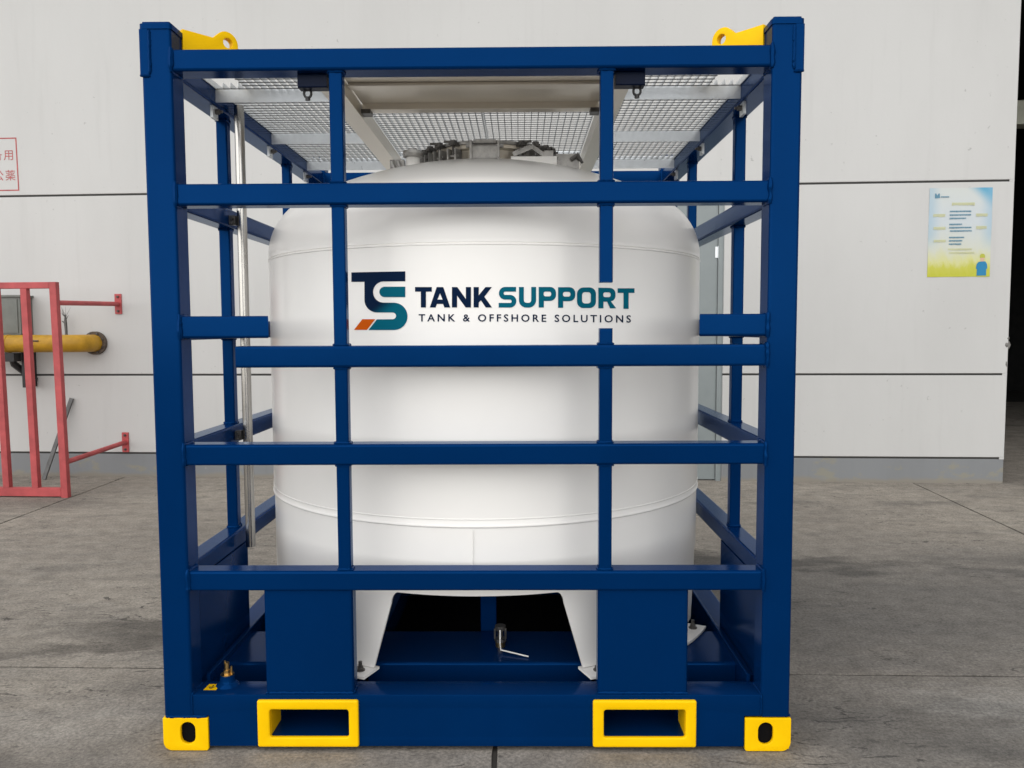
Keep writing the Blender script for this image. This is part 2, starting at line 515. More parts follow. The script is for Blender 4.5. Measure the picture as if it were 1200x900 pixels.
# ------------------------------------------------------------------ warehouse (local x along the wall, y into the building)
WANG = math.atan(-0.055)
WLOC = (0, 5.325, 0)
wh = empty('warehouse', WLOC, (0, 0, WANG), 'white rendered warehouse wall with dark grooves and grey plinth', 'building')
DX0, DX1, DTOP = 0.80, 2.195, 2.80
XL, XR = -11.0, 4.965
def wall_panel(name, x0, x1, z0, z1, m=WALLW, y0=0.0, y1=0.24, b=0.004):
    mb = MB()
    vs = [(x0 + b, y0, z0 + b), (x1 - b, y0, z0 + b), (x1 - b, y0, z1 - b), (x0 + b, y0, z1 - b),
          (x0, y0 + b, z0), (x1, y0 + b, z0), (x1, y0 + b, z1), (x0, y0 + b, z1),
          (x0, y1, z0), (x1, y1, z0), (x1, y1, z1), (x0, y1, z1)]
    fs = [(0, 1, 2, 3)]
    for k in (0, 4):
        fs += [(k + i, k + (i + 1) % 4, k + 4 + (i + 1) % 4, k + 4 + i) for i in range(4)]
    fs.append((8, 9, 10, 11))
    mb.add(vs, fs)
    return mb.build(name, m, wh, smooth=0)
G1, G2, G3, H = 0.252, 1.086, 2.966, 6.4
gw = 0.010
for (a, b_) in ((XL, DX0 - 0.055), (DX1 + 0.012, XR)):
    wall_panel('wall_panel', a, b_, G1 + gw, G2 - gw)
    wall_panel('wall_panel', a, b_, G2 + gw, G3 - gw)
    wall_panel('plinth', a, b_, -0.015, G1 - gw, PLINTH, 0.006)
wall_panel('wall_panel', XL, XR, G3 + gw, H)
wall_panel('lintel_panel', DX0 - 0.055, DX1 + 0.012, DTOP + 0.06, G3 - gw, WALLW, 0.003)
for (a, b_) in ((XL, DX0 - 0.055), (DX1 + 0.012, XR - 0.045)):
    for gz in (G1, G2, G3):
        MB().box(a, b_, 0.010, 0.2, gz - gw - 0.001, gz + gw + 0.001).build('groove', GROOVE, wh, smooth=0)
MB().box(DX0 - 0.055, DX1 + 0.012, 0.010, 0.2, G3 - gw, G3 + gw).build('groove', GROOVE, wh, smooth=0)
for gz in (G1, G2, G3):   # the grooves stop short of the corner
    MB().box(XR - 0.045, XR - 0.001, 0.001, 0.2, gz - gw - 0.001, gz + gw + 0.001).build('groove_stop', WALLW, wh, smooth=0)
# broken render at the corner of the opening
def chip(x, z, sx, sz):
    k = 9
    vs = [(x, -0.004, z)]
    for i in range(k):
        t = 2 * math.pi * i / k
        rr = random.uniform(0.65, 1.15)
        vs.append((x + sx * rr * math.cos(t), 0.004, z + sz * rr * math.sin(t)))
    MB().add(vs, [(0, 1 + i, 1 + (i + 1) % k) for i in range(k)]).build('broken_render', CHIP, wh, smooth=0)
chip(XR - 0.018, 1.375, 0.040, 0.055); chip(XR - 0.012, 1.19, 0.018, 0.065); chip(XR - 0.005, 1.44, 0.016, 0.022)
# door
MB().box(DX0, DX1 - 0.045, 0.045, 0.09, 0.012, DTOP).build('door', DOORG, wh, smooth=0)
dr = wh.children[-1]
for z in (0.35, 1.3, 2.31):
    mb = MB(); mb.tube([(DX1 - 0.036, 0.036, z - 0.06), (DX1 - 0.036, 0.036, z + 0.06)], 0.011, 10)
    mb.box(DX1 - 0.07, DX1 - 0.036, 0.036, 0.046, z - 0.055, z + 0.055)
    mb.build('hinge', GALV, dr)
MB().box(DX1 - 0.041, DX1 + 0.012, 0.022, 0.2, -0.01, DTOP + 0.06).build('door_jamb', DOORG, wh, smooth=0)
MB().box(DX0 - 0.055, DX0 - 0.004, 0.022, 0.2, -0.01, DTOP + 0.06).build('door_jamb', DOORG, wh, smooth=0)
MB().box(DX0 - 0.004, DX1 - 0.041, 0.022, 0.2, DTOP + 0.004, DTOP + 0.06).build('door_head', DOORG, wh, smooth=0)
MB().box(DX0 + 0.09, DX0 + 0.12, -0.03, 0.05, 0.95, 1.15).build('handle', GALV, dr, smooth=0)
# dark bay on the right
MB().box(XR - 0.235, XR - 0.012, 0.241, 12.0, -0.01, H).build('bay_wall', INDARK, wh, smooth=0)
MB().box(XR - 0.235, 16.0, 12.0, 12.2, -0.01, H).build('bay_wall', INDARK, wh, smooth=0)
MB().box(15.8, 16.0, 0.0, 11.99, -0.01, H).build('bay_wall', INDARK, wh, smooth=0)
MB().box(XR + 0.002, 16.0, 0.0, 0.24, 4.9, H).build('bay_lintel', WALLW, wh, smooth=0)
MB().box(9.5, 15.79, 0.0, 0.24, -0.01, 4.895).build('bay_pier', WALLW, wh, smooth=0)
MB().box(XR - 0.235, 16.0, 0.242, 12.0, H - 0.25, H - 0.01).build('bay_ceiling', INDARK, wh, smooth=0)
MB().rbar('x', XR, 15.7, 2.6, 2.85, 4.12, 4.42, 0.01).build('bay_beam', PALEB, wh)
# eave
MB().box(XL, 16.0, -0.70, 12.2, H + 0.001, H + 0.16).build('roof', ROOFM, wh, smooth=0)

# poster
po = empty('poster', WLOC, (0, 0, WANG), 'pale blue and yellow notice poster stuck on the white wall', 'poster')
def poster_material():
    m = bpy.data.materials.new('poster_print')
    m.use_nodes = True
    n, l = m.node_tree.nodes, m.node_tree.links
    b = n['Principled BSDF']
    g = n.new('ShaderNodeTexCoord').outputs['Generated']
    s = n.new('ShaderNodeSeparateXYZ'); l.new(g, s.inputs[0])
    c = ramp(n, [(0.0, (0.46, 0.47, 0.02)), (0.10, (0.50, 0.50, 0.06)), (0.17, (0.58, 0.58, 0.25)), (0.32, (0.56, 0.58, 0.50)), (0.62, (0.52, 0.57, 0.60)), (1.0, (0.55, 0.58, 0.56))])
    wob = noise(n, l, mapping(n, l, g, (3, 1, 1.5)), 2.2, 5)
    ma = n.new('ShaderNodeMath'); ma.operation = 'MULTIPLY_ADD'; ma.inputs[1].default_value = 0.22
    sb = n.new('ShaderNodeMath'); sb.operation = 'SUBTRACT'; sb.inputs[1].default_value = 0.11
    l.new(wob, ma.inputs[0]); l.new(s.outputs['Z'], sb.inputs[0]); l.new(sb.outputs[0], ma.inputs[2])
    l.new(ma.outputs[0], c.inputs[0])
    # blue sweep in the top right corner, paler blue along both sides
    d = n.new('ShaderNodeMath'); d.operation = 'MULTIPLY_ADD'; d.inputs[1].default_value = 1.6
    l.new(s.outputs['Z'], d.inputs[0]); l.new(s.outputs['X'], d.inputs[2])
    col = mixc(n, l, mrange(n, l, d.outputs[0], 2.15, 2.5), c.outputs[0], (0.012, 0.30, 0.50))
    sd = n.new('ShaderNodeMath'); sd.operation = 'SUBTRACT'; sd.inputs[1].default_value = 0.5
    ab = n.new('ShaderNodeMath'); ab.operation = 'ABSOLUTE'
    l.new(s.outputs['X'], sd.inputs[0]); l.new(sd.outputs[0], ab.inputs[0])
    mu = n.new('ShaderNodeMath'); mu.operation = 'MULTIPLY'
    l.new(mrange(n, l, ab.outputs[0], 0.28, 0.5, 0, 0.55), mu.inputs[0]); l.new(mrange(n, l, s.outputs['Z'], 0.25, 0.5), mu.inputs[1])
    col = mixc(n, l, mu.outputs[0], col, (0.25, 0.42, 0.55))
    l.new(col, b.inputs['Base Color'])
    b.inputs['Roughness'].default_value = 0.45
    return m
PX0, PX1, PZ0, PZ1 = 4.170, 4.763, 2.043, 2.902
vs = []
nx = 12
for j in range(nx + 1):
    for i in range(nx + 1):
        x = PX0 + (PX1 - PX0) * i / nx; z = PZ0 + (PZ1 - PZ0) * j / nx
        vs.append((x, -0.003 - 0.0015 * math.sin(i * 1.3 + j * 0.7), z))
mb = MB(); mb.add(vs, [(j * (nx + 1) + i, j * (nx + 1) + i + 1, (j + 1) * (nx + 1) + i + 1, (j + 1) * (nx + 1) + i) for j in range(nx) for i in range(nx)])
mb.build('sheet', poster_material(), po, smooth=60)
INK = mat('poster_blue_ink', (0.10, 0.235, 0.33), 0.6)
INKY = mat('poster_yellow_ink', (0.55, 0.56, 0.34), 0.6)
PBLUE = mat('poster_worker_blue', (0.010, 0.20, 0.40), 0.6)
PSKIN = mat('poster_skin', (0.62, 0.40, 0.28), 0.6)
PHELM = mat('poster_helmet', (0.42, 0.44, 0.05), 0.6)
PXF = lambda u: PX0 + (PX1 - PX0) * u
PZF = lambda v: PZ0 + (PZ1 - PZ0) * (1 - v)
def ptile(loops, name, m, y=-0.0062):
    loops = [[(PXF(u), PZF(v)) for (u, v) in lp] for lp in loops]
    me = flat(loops, 0.0006, 0, to=lambda a, b_, c: (a, y + c, b_), smooth=0)
    return link(name, me, m, po)
mb = MB()
def tline(mb, u0, u1, v, h):
    u = u0
    while u < u1:
        w = random.uniform(0.012, 0.019)
        mb.box(PXF(u), PXF(min(u + w, u1)), -0.0066, -0.0058, PZF(v + h * random.uniform(0.8, 1)), PZF(v))
        u += w + 0.005
for (u0, u1, v) in ((0.33, 0.67, 0.255), (0.33, 0.67, 0.295), (0.33, 0.59, 0.333), (0.33, 0.53, 0.400), (0.33, 0.68, 0.437), (0.34, 0.69, 0.475), (0.33, 0.57, 0.548), (0.33, 0.54, 0.585), (0.33, 0.53, 0.622)):
    tline(mb, u0, u1, v, 0.018)
tline(mb, 0.18, 0.31, 0.092, 0.016)
mb.build('print_lines', INK, po, smooth=0, kind='stuff')
mb = MB()
for (u0, u1, v, h) in ((0.36, 0.72, 0.165, 0.035), (0.07, 0.26, 0.29, 0.035), (0.75, 0.93, 0.29, 0.035), (0.08, 0.27, 0.435, 0.035), (0.76, 0.92, 0.43, 0.035), (0.09, 0.28, 0.58, 0.03), (0.32, 0.70, 0.680, 0.02), (0.34, 0.74, 0.72, 0.02)):
    tline(mb, u0, u1, v, h)
mb.build('print_lines', INKY, po, smooth=0, kind='stuff')
ptile([[(0.085, 0.06), (0.105, 0.06), (0.122, 0.085), (0.14, 0.06), (0.16, 0.06), (0.165, 0.11), (0.085, 0.115)]], 'emblem', INK)
def pfig(loops, name, m, y=-0.0062):
    return ptile([[(0.865 + (u - 0.86) * 0.86, 0.988 + (v - 0.985) * 0.86) for (u, v) in lp] for lp in loops], name, m, y)
pfig([[(0.77, 0.985), (0.775, 0.90), (0.755, 0.895), (0.765, 0.835), (0.80, 0.805), (0.865, 0.80), (0.925, 0.80), (0.955, 0.835), (0.965, 0.89), (0.945, 0.90), (0.945, 0.985)]], 'printed_worker_overalls', PBLUE)
pfig([rrect(0.83, 0.905, 0.725, 0.80, 0.03)], 'printed_worker_face', PSKIN, -0.0058)
pfig([rrect(0.82, 0.915, 0.70, 0.752, [0.0, 0.0, 0.035, 0.035])], 'printed_worker_helmet', PHELM)

# painted red notice (stencil on the wall), runs out of the frame on the left
nt = empty('painted_notice', WLOC, (0, 0, WANG), 'red outlined stencil notice with Chinese characters painted on white wall', 'notice')
me = flat([[(-6.05, 3.022), (-5.088, 3.022), (-5.094, 3.570), (-6.05, 3.570)], [(-6.035, 3.034), (-5.101, 3.034), (-5.107, 3.558), (-6.035, 3.558)]], 0.001, 0, to=lambda a, b_, c: (a, -0.0012 + c, b_), smooth=0)
link('border', me, REDP, nt)
def text_mesh(body, size, to, space=1.0, offset=0.0, res=4):
    cu = bpy.data.curves.new('tmp', 'FONT')
    cu.body = body
    cu.size = size
    cu.space_character = space
    cu.offset = offset
    cu.resolution_u = res
    cu.fill_mode = 'FRONT'
    cu.align_x = 'LEFT'
    return curve_mesh(cu, to, 0)
for (body, x, z) in (('备用', -5.245, 3.348), ('公薬', -5.237, 3.138)):
    for i, ch in enumerate(body):
        dx = (-0.13 if i == 0 else 0.0)
        link('painted_character', text_mesh(ch, 0.118, lambda a, b_, c, x=x, z=z, dx=dx: (x + dx + a, -0.0015, z + b_)), REDP, nt)

# ------------------------------------------------------------------ red guard in front of the gas pipe
gd = empty('pipe_guard', (WLOC[0], WLOC[1], 0), (0, 0, WANG), 'faded red steel bar guard standing before the yellow pipe', 'guard')
YG = -1.08
ups = [-4.053, -4.335, -4.617, -4.899, -5.181, -5.463]
tilt = lambda x, z: x + 0.030 * (1 - z / 2.0) - 0.008
def gbar(name, x, w=0.064, z0=0.092, z1=1.942):
    mb = MB().rbar('z', z0, z1, x - w / 2, x + w / 2, YG, YG + 0.055, 0.005)
    mb.v = [(tilt(a, c), b_, c) for (a, b_, c) in mb.v]
    return mb.build(name, RED, gd)
for i, x in enumerate(ups):
    gbar('upright', x, 0.066 if i in (0, 5) else 0.062, 0.0 if i in (0, 5) else 0.092, 2.0 if i in (0, 5) else 1.942)
for (z0, z1) in ((1.942, 2.0), (0.01, 0.092)):
    mb = MB().rbar('x', ups[-1] + 0.034, ups[0] - 0.034, YG + 0.001, YG + 0.054, z0, z1, 0.005)
    mb.v = [(tilt(a, c), b_, c) for (a, b_, c) in mb.v]
    mb.build('rail', RED, gd)
for (xa, za, xb, zb) in ((-4.045, 1.811, -4.056, 1.832), (-4.025, 0.330, -4.034, 0.370)):
    a = MB().tube([(xa, YG + 0.05, za), (xb, -0.012, zb)], 0.024, 12).build('stay_arm', RED, gd)
    MB().rbar('y', -0.013, -0.001, xb - 0.036, xb + 0.036, zb - 0.105, zb + 0.105, 0.004).build('wall_plate', RED, a)
    for s in (-1, 1):
        mb = MB(); mb.tube([(xb, -0.013, zb + s * 0.075), (xb, -0.026, zb + s * 0.075)], 0.013, 6); mb.tube([(xb, -0.026, zb + s * 0.075), (xb, -0.036, zb + s * 0.075)], 0.007, 8)
        mb.build('anchor_bolt', DARKST, a)

# gas pipe
gp = empty('gas_pipe', WLOC, (0, 0, WANG), 'yellow gas pipe bending into the white wall at a bolted flange', 'pipe')
zc, yp = 1.423, -0.255
pts = [(-6.4, yp, zc), (-5.0, yp, zc), (-4.47, yp, zc)]
for i in range(1, 9):
    t = i / 8 * math.pi / 2
    pts.append((-4.47 + 0.155 * math.sin(t), yp + 0.155 * (1 - math.cos(t)), zc))
pts.append((-4.315, -0.03, zc))
MB().tube(pts, 0.090, 28).build('pipe_run', PIPEY, gp)
MB().tube([(-5.10, yp, zc), (-5.085, yp, zc)], 0.0945, 28).build('weld_collar', PIPEY, gp)
MB().tube([(-4.315, -0.045, zc), (-4.315, -0.001, zc)], 0.122, 28).build('wall_flange', RUST, gp)
fl = gp.children[-1]
for k in range(8):
    t = 2 * math.pi * (k + 0.5) / 8
    MB().tube([(-4.315 + 0.105 * math.cos(t), -0.044, zc + 0.105 * math.sin(t)), (-4.315 + 0.105 * math.cos(t), -0.06, zc + 0.105 * math.sin(t))], 0.011, 6).build('flange_bolt', DARKST, fl)
MB().tube([(-4.80, yp - 0.088, zc + 0.03), (-4.72, yp - 0.092, zc + 0.028)], 0.008, 8).build('tap_stub', RUST, gp)
MB().tube([(-5.12, -0.20, 1.30), (-5.10, -0.19, 1.21), (-4.995, -0.02, 1.03)], 0.035, 8).build('support_strut', BLACK, gp)
MB().rbar('z', 0.965, 1.335, -5.02, -4.985, -0.19, -0.001, 0.004).build('support_bracket', BLACK, gp)
MB().box(-5.35, -5.02, -0.30, -0.19, 1.24, 1.325).build('support_bracket', BLACK, gp, smooth=0)

# meter cabinet
cb = empty('meter_cabinet', WLOC, (0, 0, WANG), 'grey sheet metal cabinet on the wall above yellow pipe', 'cabinet')
MB().rbar('y', -0.195, -0.001, -5.50, -5.003, 1.515, 1.905, 0.008).build('body', BOXG, cb)
MB().box(-5.51, -4.985, -0.215, -0.0012, 1.906, 1.925).build('rain_lid', BOXG, cb, smooth=0)
MB().box(-5.48, -5.03, -0.203, -0.196, 1.535, 1.885).build('front_panel', BOXG, cb, smooth=0)

# leaning bar
lb = MB()
pa, pb = Vector((-4.812, -0.22, 0.004)), Vector((-4.598, -0.022, 0.84))
d = (pb - pa).normalized(); sx = Vector((1, 0, 0)); sx = (sx - d * sx.dot(d)).normalized(); sy = d.cross(sx)
vs = [p + sx * a * 0.020 + sy * b_ * 0.010 for p in (pa, pb) for (a, b_) in ((-1, -1), (1, -1), (1, 1), (-1, 1))]
lb.add(vs, [(0, 1, 2, 3), (4, 5, 6, 7), (0, 1, 5, 4), (1, 2, 6, 5), (2, 3, 7, 6), (3, 0, 4, 7)])
lbo = lb.build('flat_bar', LEANG, None, smooth=0)
lbo.location = WLOC; lbo.rotation_euler = (0, 0, WANG)
lbo['label'] = 'grey flat steel bar leaning on the wall behind the red guard'; lbo['category'] = 'bar'

# dry twig sticking up behind the pipe
tw = MB()
tw.tube([(-4.585, -0.09, 1.40), (-4.587, -0.085, 1.55), (-4.595, -0.08, 1.64), (-4.593, -0.08, 1.72)], [0.014, 0.014, 0.017, 0.006], 7)
tw.tube([(-4.593, -0.08, 1.63), (-4.625, -0.09, 1.655)], [0.010, 0.005], 6)
tw.tube([(-4.595, -0.08, 1.66), (-4.563, -0.075, 1.715)], [0.006, 0.002], 5)
for k in range(9):
    a = random.uniform(-1, 1)
    tw.tube([(-4.593, -0.08, 1.69), (-4.593 + a * 0.03, -0.08 + random.uniform(-.02, .02), 1.73), (-4.593 + a * 0.07, -0.08, 1.74 + random.uniform(0, 0.08))], [0.002, 0.0015, 0.0008], 4)
tw.tube([(-4.585, -0.09, 1.50), (-4.70, -0.09, 1.50)], 0.009, 6)
two = tw.build('dry_stalk', DARKST, None)
two.location = WLOC; two.rotation_euler = (0, 0, WANG)
two['label'] = 'thin dark dry stalk poking up behind the yellow pipe'; two['category'] = 'plant stalk'

# ------------------------------------------------------------------ the tank frame (local origin = centre of the footprint)
fr = empty('tank_frame', (0, 1.15, 0), (0, 0, 0), 'blue welded steel lifting frame with yellow corner castings and fork pockets', 'frame')
HB = 1.15                    # half width
PW = 0.105                   # post
IN = HB - PW                 # 1.045
QT = math.pi / 2

# corner posts, castings, caps, doublers, padeyes
mb = MB().rbar('z', 0.131, 2.600, -HB, -IN, -HB, -IN, 0.010, 4); post_me = mb.mesh('corner_post', m=BLUE)
mb = MB().rbar('z', 2.598, 2.624, -HB - 0.004, -IN + 0.004, -HB - 0.004, -IN + 0.004, 0.013, 4)
cap_me = mb.mesh('post_cap', m=BLUE)
bm = bmesh.new(); bm.from_mesh(cap_me)
bmesh.ops.bevel(bm, geom=[e for e in bm.edges if abs(e.verts[0].co.z - e.verts[1].co.z) < 1e-5 and e.verts[0].co.z > 2.61], offset=0.008, segments=3, affect='EDGES')
bm.to_mesh(cap_me); bm.free(); cap_me.polygons.foreach_set('use_smooth', [True] * len(cap_me.polygons))
db = MB()
db.rbar('z', 2.440, 2.597, -HB - 0.004, -HB + 0.028, -HB - 0.0045, -IN - 0.02, 0.004)
weld(db, (-HB + 0.030, -HB - 0.002, 2.445), (-HB + 0.030, -HB - 0.002, 2.595), 0.0055)
weld(db, (-HB - 0.002, -HB - 0.003, 2.438), (-HB + 0.030, -HB - 0.003, 2.438), 0.0065)
doub_me = db.mesh('doubler_plate', m=BLUE)
db.v = [(y, x, z) for (x, y, z) in db.v]
doub_me2 = db.mesh('doubler_plate', m=BLUE)
# casting: front plate with oval hole, tunnel through, side plate
def oval(cx, cy, rx, ry, n=8):
    return arc(cx, cy + ry - rx, rx, 0, 180, n) + arc(cx, cy - ry + rx, rx, 180, 360, n)
cast_out = rrect(-1.155, -0.987, 0.002, 0.127, [0.004, 0.004, 0.034, 0.010], 6)
cast_me = flat([cast_out, oval(-1.0625, 0.069, 0.0275, 0.042)], 0.016, 0.003, to=lambda a, b_, c: (a, -1.155 + 0.008 + c, b_))
cast_me.materials.append(YELLOW)
cast_out2 = rrect(-1.138, -0.987, 0.002, 0.127, [0.004, 0.002, 0.002, 0.010], 6)
cast_me2 = flat([cast_out2, oval(-1.0625, 0.069, 0.0275, 0.042)], 0.016, 0.002, to=lambda a, b_, c: (-1.155 + 0.008 + c, a, b_))
cast_me2.materials.append(YELLOW)
def swapped(me):
    m2 = me.copy()
    for v in m2.vertices:
        v.co = (v.co.y, v.co.x, v.co.z)
    m2.flip_normals()
    return m2
cast_mx, cast_mx2 = swapped(cast_me), swapped(cast_me2)
# black block closes the casting behind the hole, standing in for the shade inside
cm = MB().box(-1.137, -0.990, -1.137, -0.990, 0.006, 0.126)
core_me = cm.mesh('pocket_back', 0, SHADEFILL)
lug_w = MB(); weld(lug_w, (-HB + 0.005, -HB - 0.001, 0.130), (-0.99, -HB - 0.001, 0.131), 0.005); lugw_me = lug_w.mesh('weld_bead', m=BLUE)
# padeye in the diagonal plane
def padeye_mesh():
    cx, cz, r = 0.160, 2.620, 0.043
    out = [(-0.006, 2.535), (cx + r, 2.535), (cx + r, cz)] + arc(cx, cz, r, 0, 128, 12)[1:] + [(0.108, 2.6290), (0.060, 2.6295), (-0.006, 2.631)]
    hole = arc(cx + 0.004, cz + 0.002, 0.0185, 0, 360, 18)[:-1]
    s = math.sqrt(0.5)
    def to(a, b_, c):
        return (-IN + 0.0 + a * s + c * s, -IN + a * s - c * s, b_)
    me = flat([out, hole], 0.030, 0.002, to=to)
    me.materials.append(YELLOW)
    return me
pad_me = padeye_mesh()
bnd_me = MB().rbar('z', 2.36, 2.40, -0.015, 0.015, -0.015, 0.015, 0.003).mesh('x', m=BLUE)
for k in range(4):
    p = link('corner_post', post_me, None, fr, k * QT)
    for (nm, me) in (('post_cap', cap_me), ('doubler_plate', doub_me), ('corner_casting', cast_me), ('casting_side', cast_me2), ('casting_pocket', core_me), ('weld_bead', lugw_me)):
        if k in (1, 3):
            me = {'doubler_plate': doub_me2, 'corner_casting': cast_mx, 'casting_side': cast_mx2}.get(nm, me)
        link(nm, me, None, p)
    if k in (0, 1):
        link('padeye', pad_me, None, fr, k * QT)

# rails
LV = {'top': (2.4556, 2.5300), 'b2': (1.9915, 2.0676), 'b3': (1.4170, 1.4940), 'b3s': (1.5150, 1.5950), 'b4': (1.0640, 1.1400), 'b5': (0.6020, 0.6755)}
def rail_mesh(z0, z1, x0=-IN, x1=IN, dep=0.084, r=0.009):
    return MB().rbar('x', x0, x1, -HB, -HB + dep, z0, z1, r).mesh('rail', m=BLUE)
def rail_weld(z0, z1, x0=-IN, x1=IN, dep=0.084):
    mb = MB()
    for s, x in ((-1, x0), (1, x1)):
        if abs(abs(x) - IN) > 0.01: continue
        weld(mb, (x, -HB - 0.002, z0 - 0.004), (x, -HB - 0.002, z1 + 0.007), 0.0080, 0.011)
        weld(mb, (x - s * 0.001, -HB, z1 + 0.001), (x - s * 0.001, -HB + dep, z1 + 0.001), 0.0060, 0.010)
        weld(mb, (x - s * 0.001, -HB, z0 - 0.001), (x - s * 0.001, -HB + dep, z0 - 0.001), 0.0045)
    return mb.mesh('weld_bead', m=BLUE)
for key, (z0, z1) in LV.items():
    dep = 0.098 if key == 'top' else 0.084
    if key == 'b3s':
        sides = (1, 3)
    elif key == 'b3':
        sides = (0, 2)
    else:
        sides = (0, 1, 2, 3)
    me, wme = rail_mesh(z0, z1, dep=dep), rail_weld(z0, z1, dep=dep)
    for k in sides:
        if key == 'b3' and k == 0:
            o = link('rail', rail_mesh(z0, z1, -0.849, IN), None, fr)
            link('weld_bead', rail_weld(z0, z1, -0.849, IN), None, o, kind='stuff')
            continue
        o = link('rail', me, None, fr, k * QT)
        link('weld_bead', wme, None, o, kind='stuff')

# short rail stubs welded to the front posts, ending at the sides of the tank
for (x0, x1) in ((-IN, -0.728), (0.804, IN)):
    sm = rail_mesh(1.523, 1.602, x0, x1)
    for v in sm.vertices:                       # mitred free end
        if abs(abs(v.co.x) - IN) > 0.01:
            v.co.x += (-0.50 if x0 < 0 else 0.42) * (v.co.y + HB)
    o = link('rail_stub', sm, None, fr)
    link('weld_bead', rail_weld(1.523, 1.602, x0, x1), None, o, kind='stuff')

# uprights between the rails
def upright_mesh(x, z0, z1, ends=(1, 1)):
    mb = MB().rbar('z', z0, z1, x - 0.0235, x + 0.0235, -HB + 0.010, -HB + 0.057, 0.006)
    for e, z, s in ((ends[0], z0, 1), (ends[1], z1, -1)):
        if e:
            q = 0.026
            for (a, b_) in (((-q, 0), (q, 0)), ((-q, 0.047), (q, 0.047)), ((-q, 0), (-q, 0.047)), ((q, 0), (q, 0.047))):
                weld(mb, (x + a[0], -HB + 0.010 + a[1], z + s * 0.003), (x + b_[0], -HB + 0.010 + b_[1], z + s * 0.003), 0.0050)
    return mb.mesh('upright', m=BLUE)
bays_f = [(LV['b2'][1], LV['top'][0]), (LV['b3'][1], LV['b2'][0]), (LV['b4'][1], LV['b3'][0]), (LV['b5'][1], LV['b4'][0])]
bays_s = [(LV['b2'][1], LV['top'][0]), (LV['b3s'][1], LV['b2'][0]), (LV['b4'][1], LV['b3s'][0]), (LV['b5'][1], LV['b4'][0])]
for x in (-0.475, 0.475):
    for bi, (z0, z1) in enumerate(bays_f):
        me = upright_mesh(x, z0, z1)
        for k in (0, 2):
            if k == 0 and x > 0 and bi == 1:      # this one is cut away where the lettering shows
                link('upright', upright_mesh(x, 1.716, z1, (0, 1)), None, fr)
                link('upright', upright_mesh(x, z0, 1.553, (1, 0)), None, fr)
                continue
            link('upright', me, None, fr, k * QT)
    for (z0, z1) in bays_s:
        me = upright_mesh(x, z0, z1)
        for k in (1, 3):
            link('upright', me, None, fr, k * QT)

# boxed stub columns above the fork pockets
BT = 0.2124
mb = MB().rbar('z', BT, LV['b5'][0], -0.775, -0.449, -HB + 0.012, -HB + 0.085, 0.012)
weld(mb, (-0.775, -HB + 0.010, BT + 0.003), (-0.449, -HB + 0.010, BT + 0.003), 0.0055)
weld(mb, (-0.449, -HB + 0.012, BT + 0.003), (-0.449, -HB + 0.085, BT + 0.003), 0.005)
st_me = mb.mesh('stub_column', m=BLUE)
mb = MB().rbar('z', BT, LV['b5'][0], 0.449, 0.779, -HB + 0.012, -HB + 0.085, 0.012)
weld(mb, (0.449, -HB + 0.010, BT + 0.003), (0.779, -HB + 0.010, BT + 0.003), 0.0055)
st_me2 = mb.mesh('stub_column', m=BLUE)
sp_me = MB().rbar('z', BT, LV['b5'][0], -IN, -0.449, -HB + 0.012, -HB + 0.085, 0.010).mesh('side_panel', m=BLUE)
sp_me2 = MB().rbar('z', BT, LV['b5'][0], 0.449, IN, -HB + 0.012, -HB + 0.085, 0.010).mesh('side_panel', m=BLUE)
for k in range(4):
    link('stub_column', st_me if k in (0, 2) else sp_me, None, fr, k * QT)
    link('stub_column', st_me2 if k in (0, 2) else sp_me2, None, fr, k * QT)

# bottom beams with fork pocket openings
FP = [(-0.757, -0.466), (0.470, 0.768)]
FZ = (0.056, 0.161)
bo = [(-0.985, 0.017), (0.985, 0.017), (0.985, 0.133), (IN, 0.133), (IN, BT), (-IN, BT), (-IN, 0.133), (-0.985, 0.133)]
holes = [rrect(a - 0.004, b_ + 0.004, FZ[0] - 0.004, FZ[1] + 0.004, 0.006) for (a, b_) in FP]
beam_me = flat([bo] + holes, 0.116, 0.003, to=lambda a, b_, c: (a, -HB + 0.058 + c, b_)); beam_me.materials.append(BLUE)
wb = MB(); weld(wb, (-IN, -HB - 0.0005, BT), (-IN, -HB - 0.0005, 0.135), 0.0035); weld(wb, (IN, -HB - 0.0005, BT), (IN, -HB - 0.0005, 0.135), 0.0035)
weld(wb, (-IN, -HB, BT + 0.002), (-IN, -HB + 0.1, BT + 0.002), 0.005); weld(wb, (IN, -HB, BT + 0.002), (IN, -HB + 0.1, BT + 0.002), 0.005)
wb_me = wb.mesh('weld_bead', m=BLUE)
sb_me = MB().rbar('x', -0.975, 0.975, -HB + 0.004, -HB + 0.116, 0.017, BT, 0.008).mesh('bottom_beam', m=BLUE)
for k in range(4):
    o = link('bottom_beam', beam_me if k in (0, 2) else sb_me, None, fr, k * QT)
    link('weld_bead', wb_me, None, o, kind='stuff')
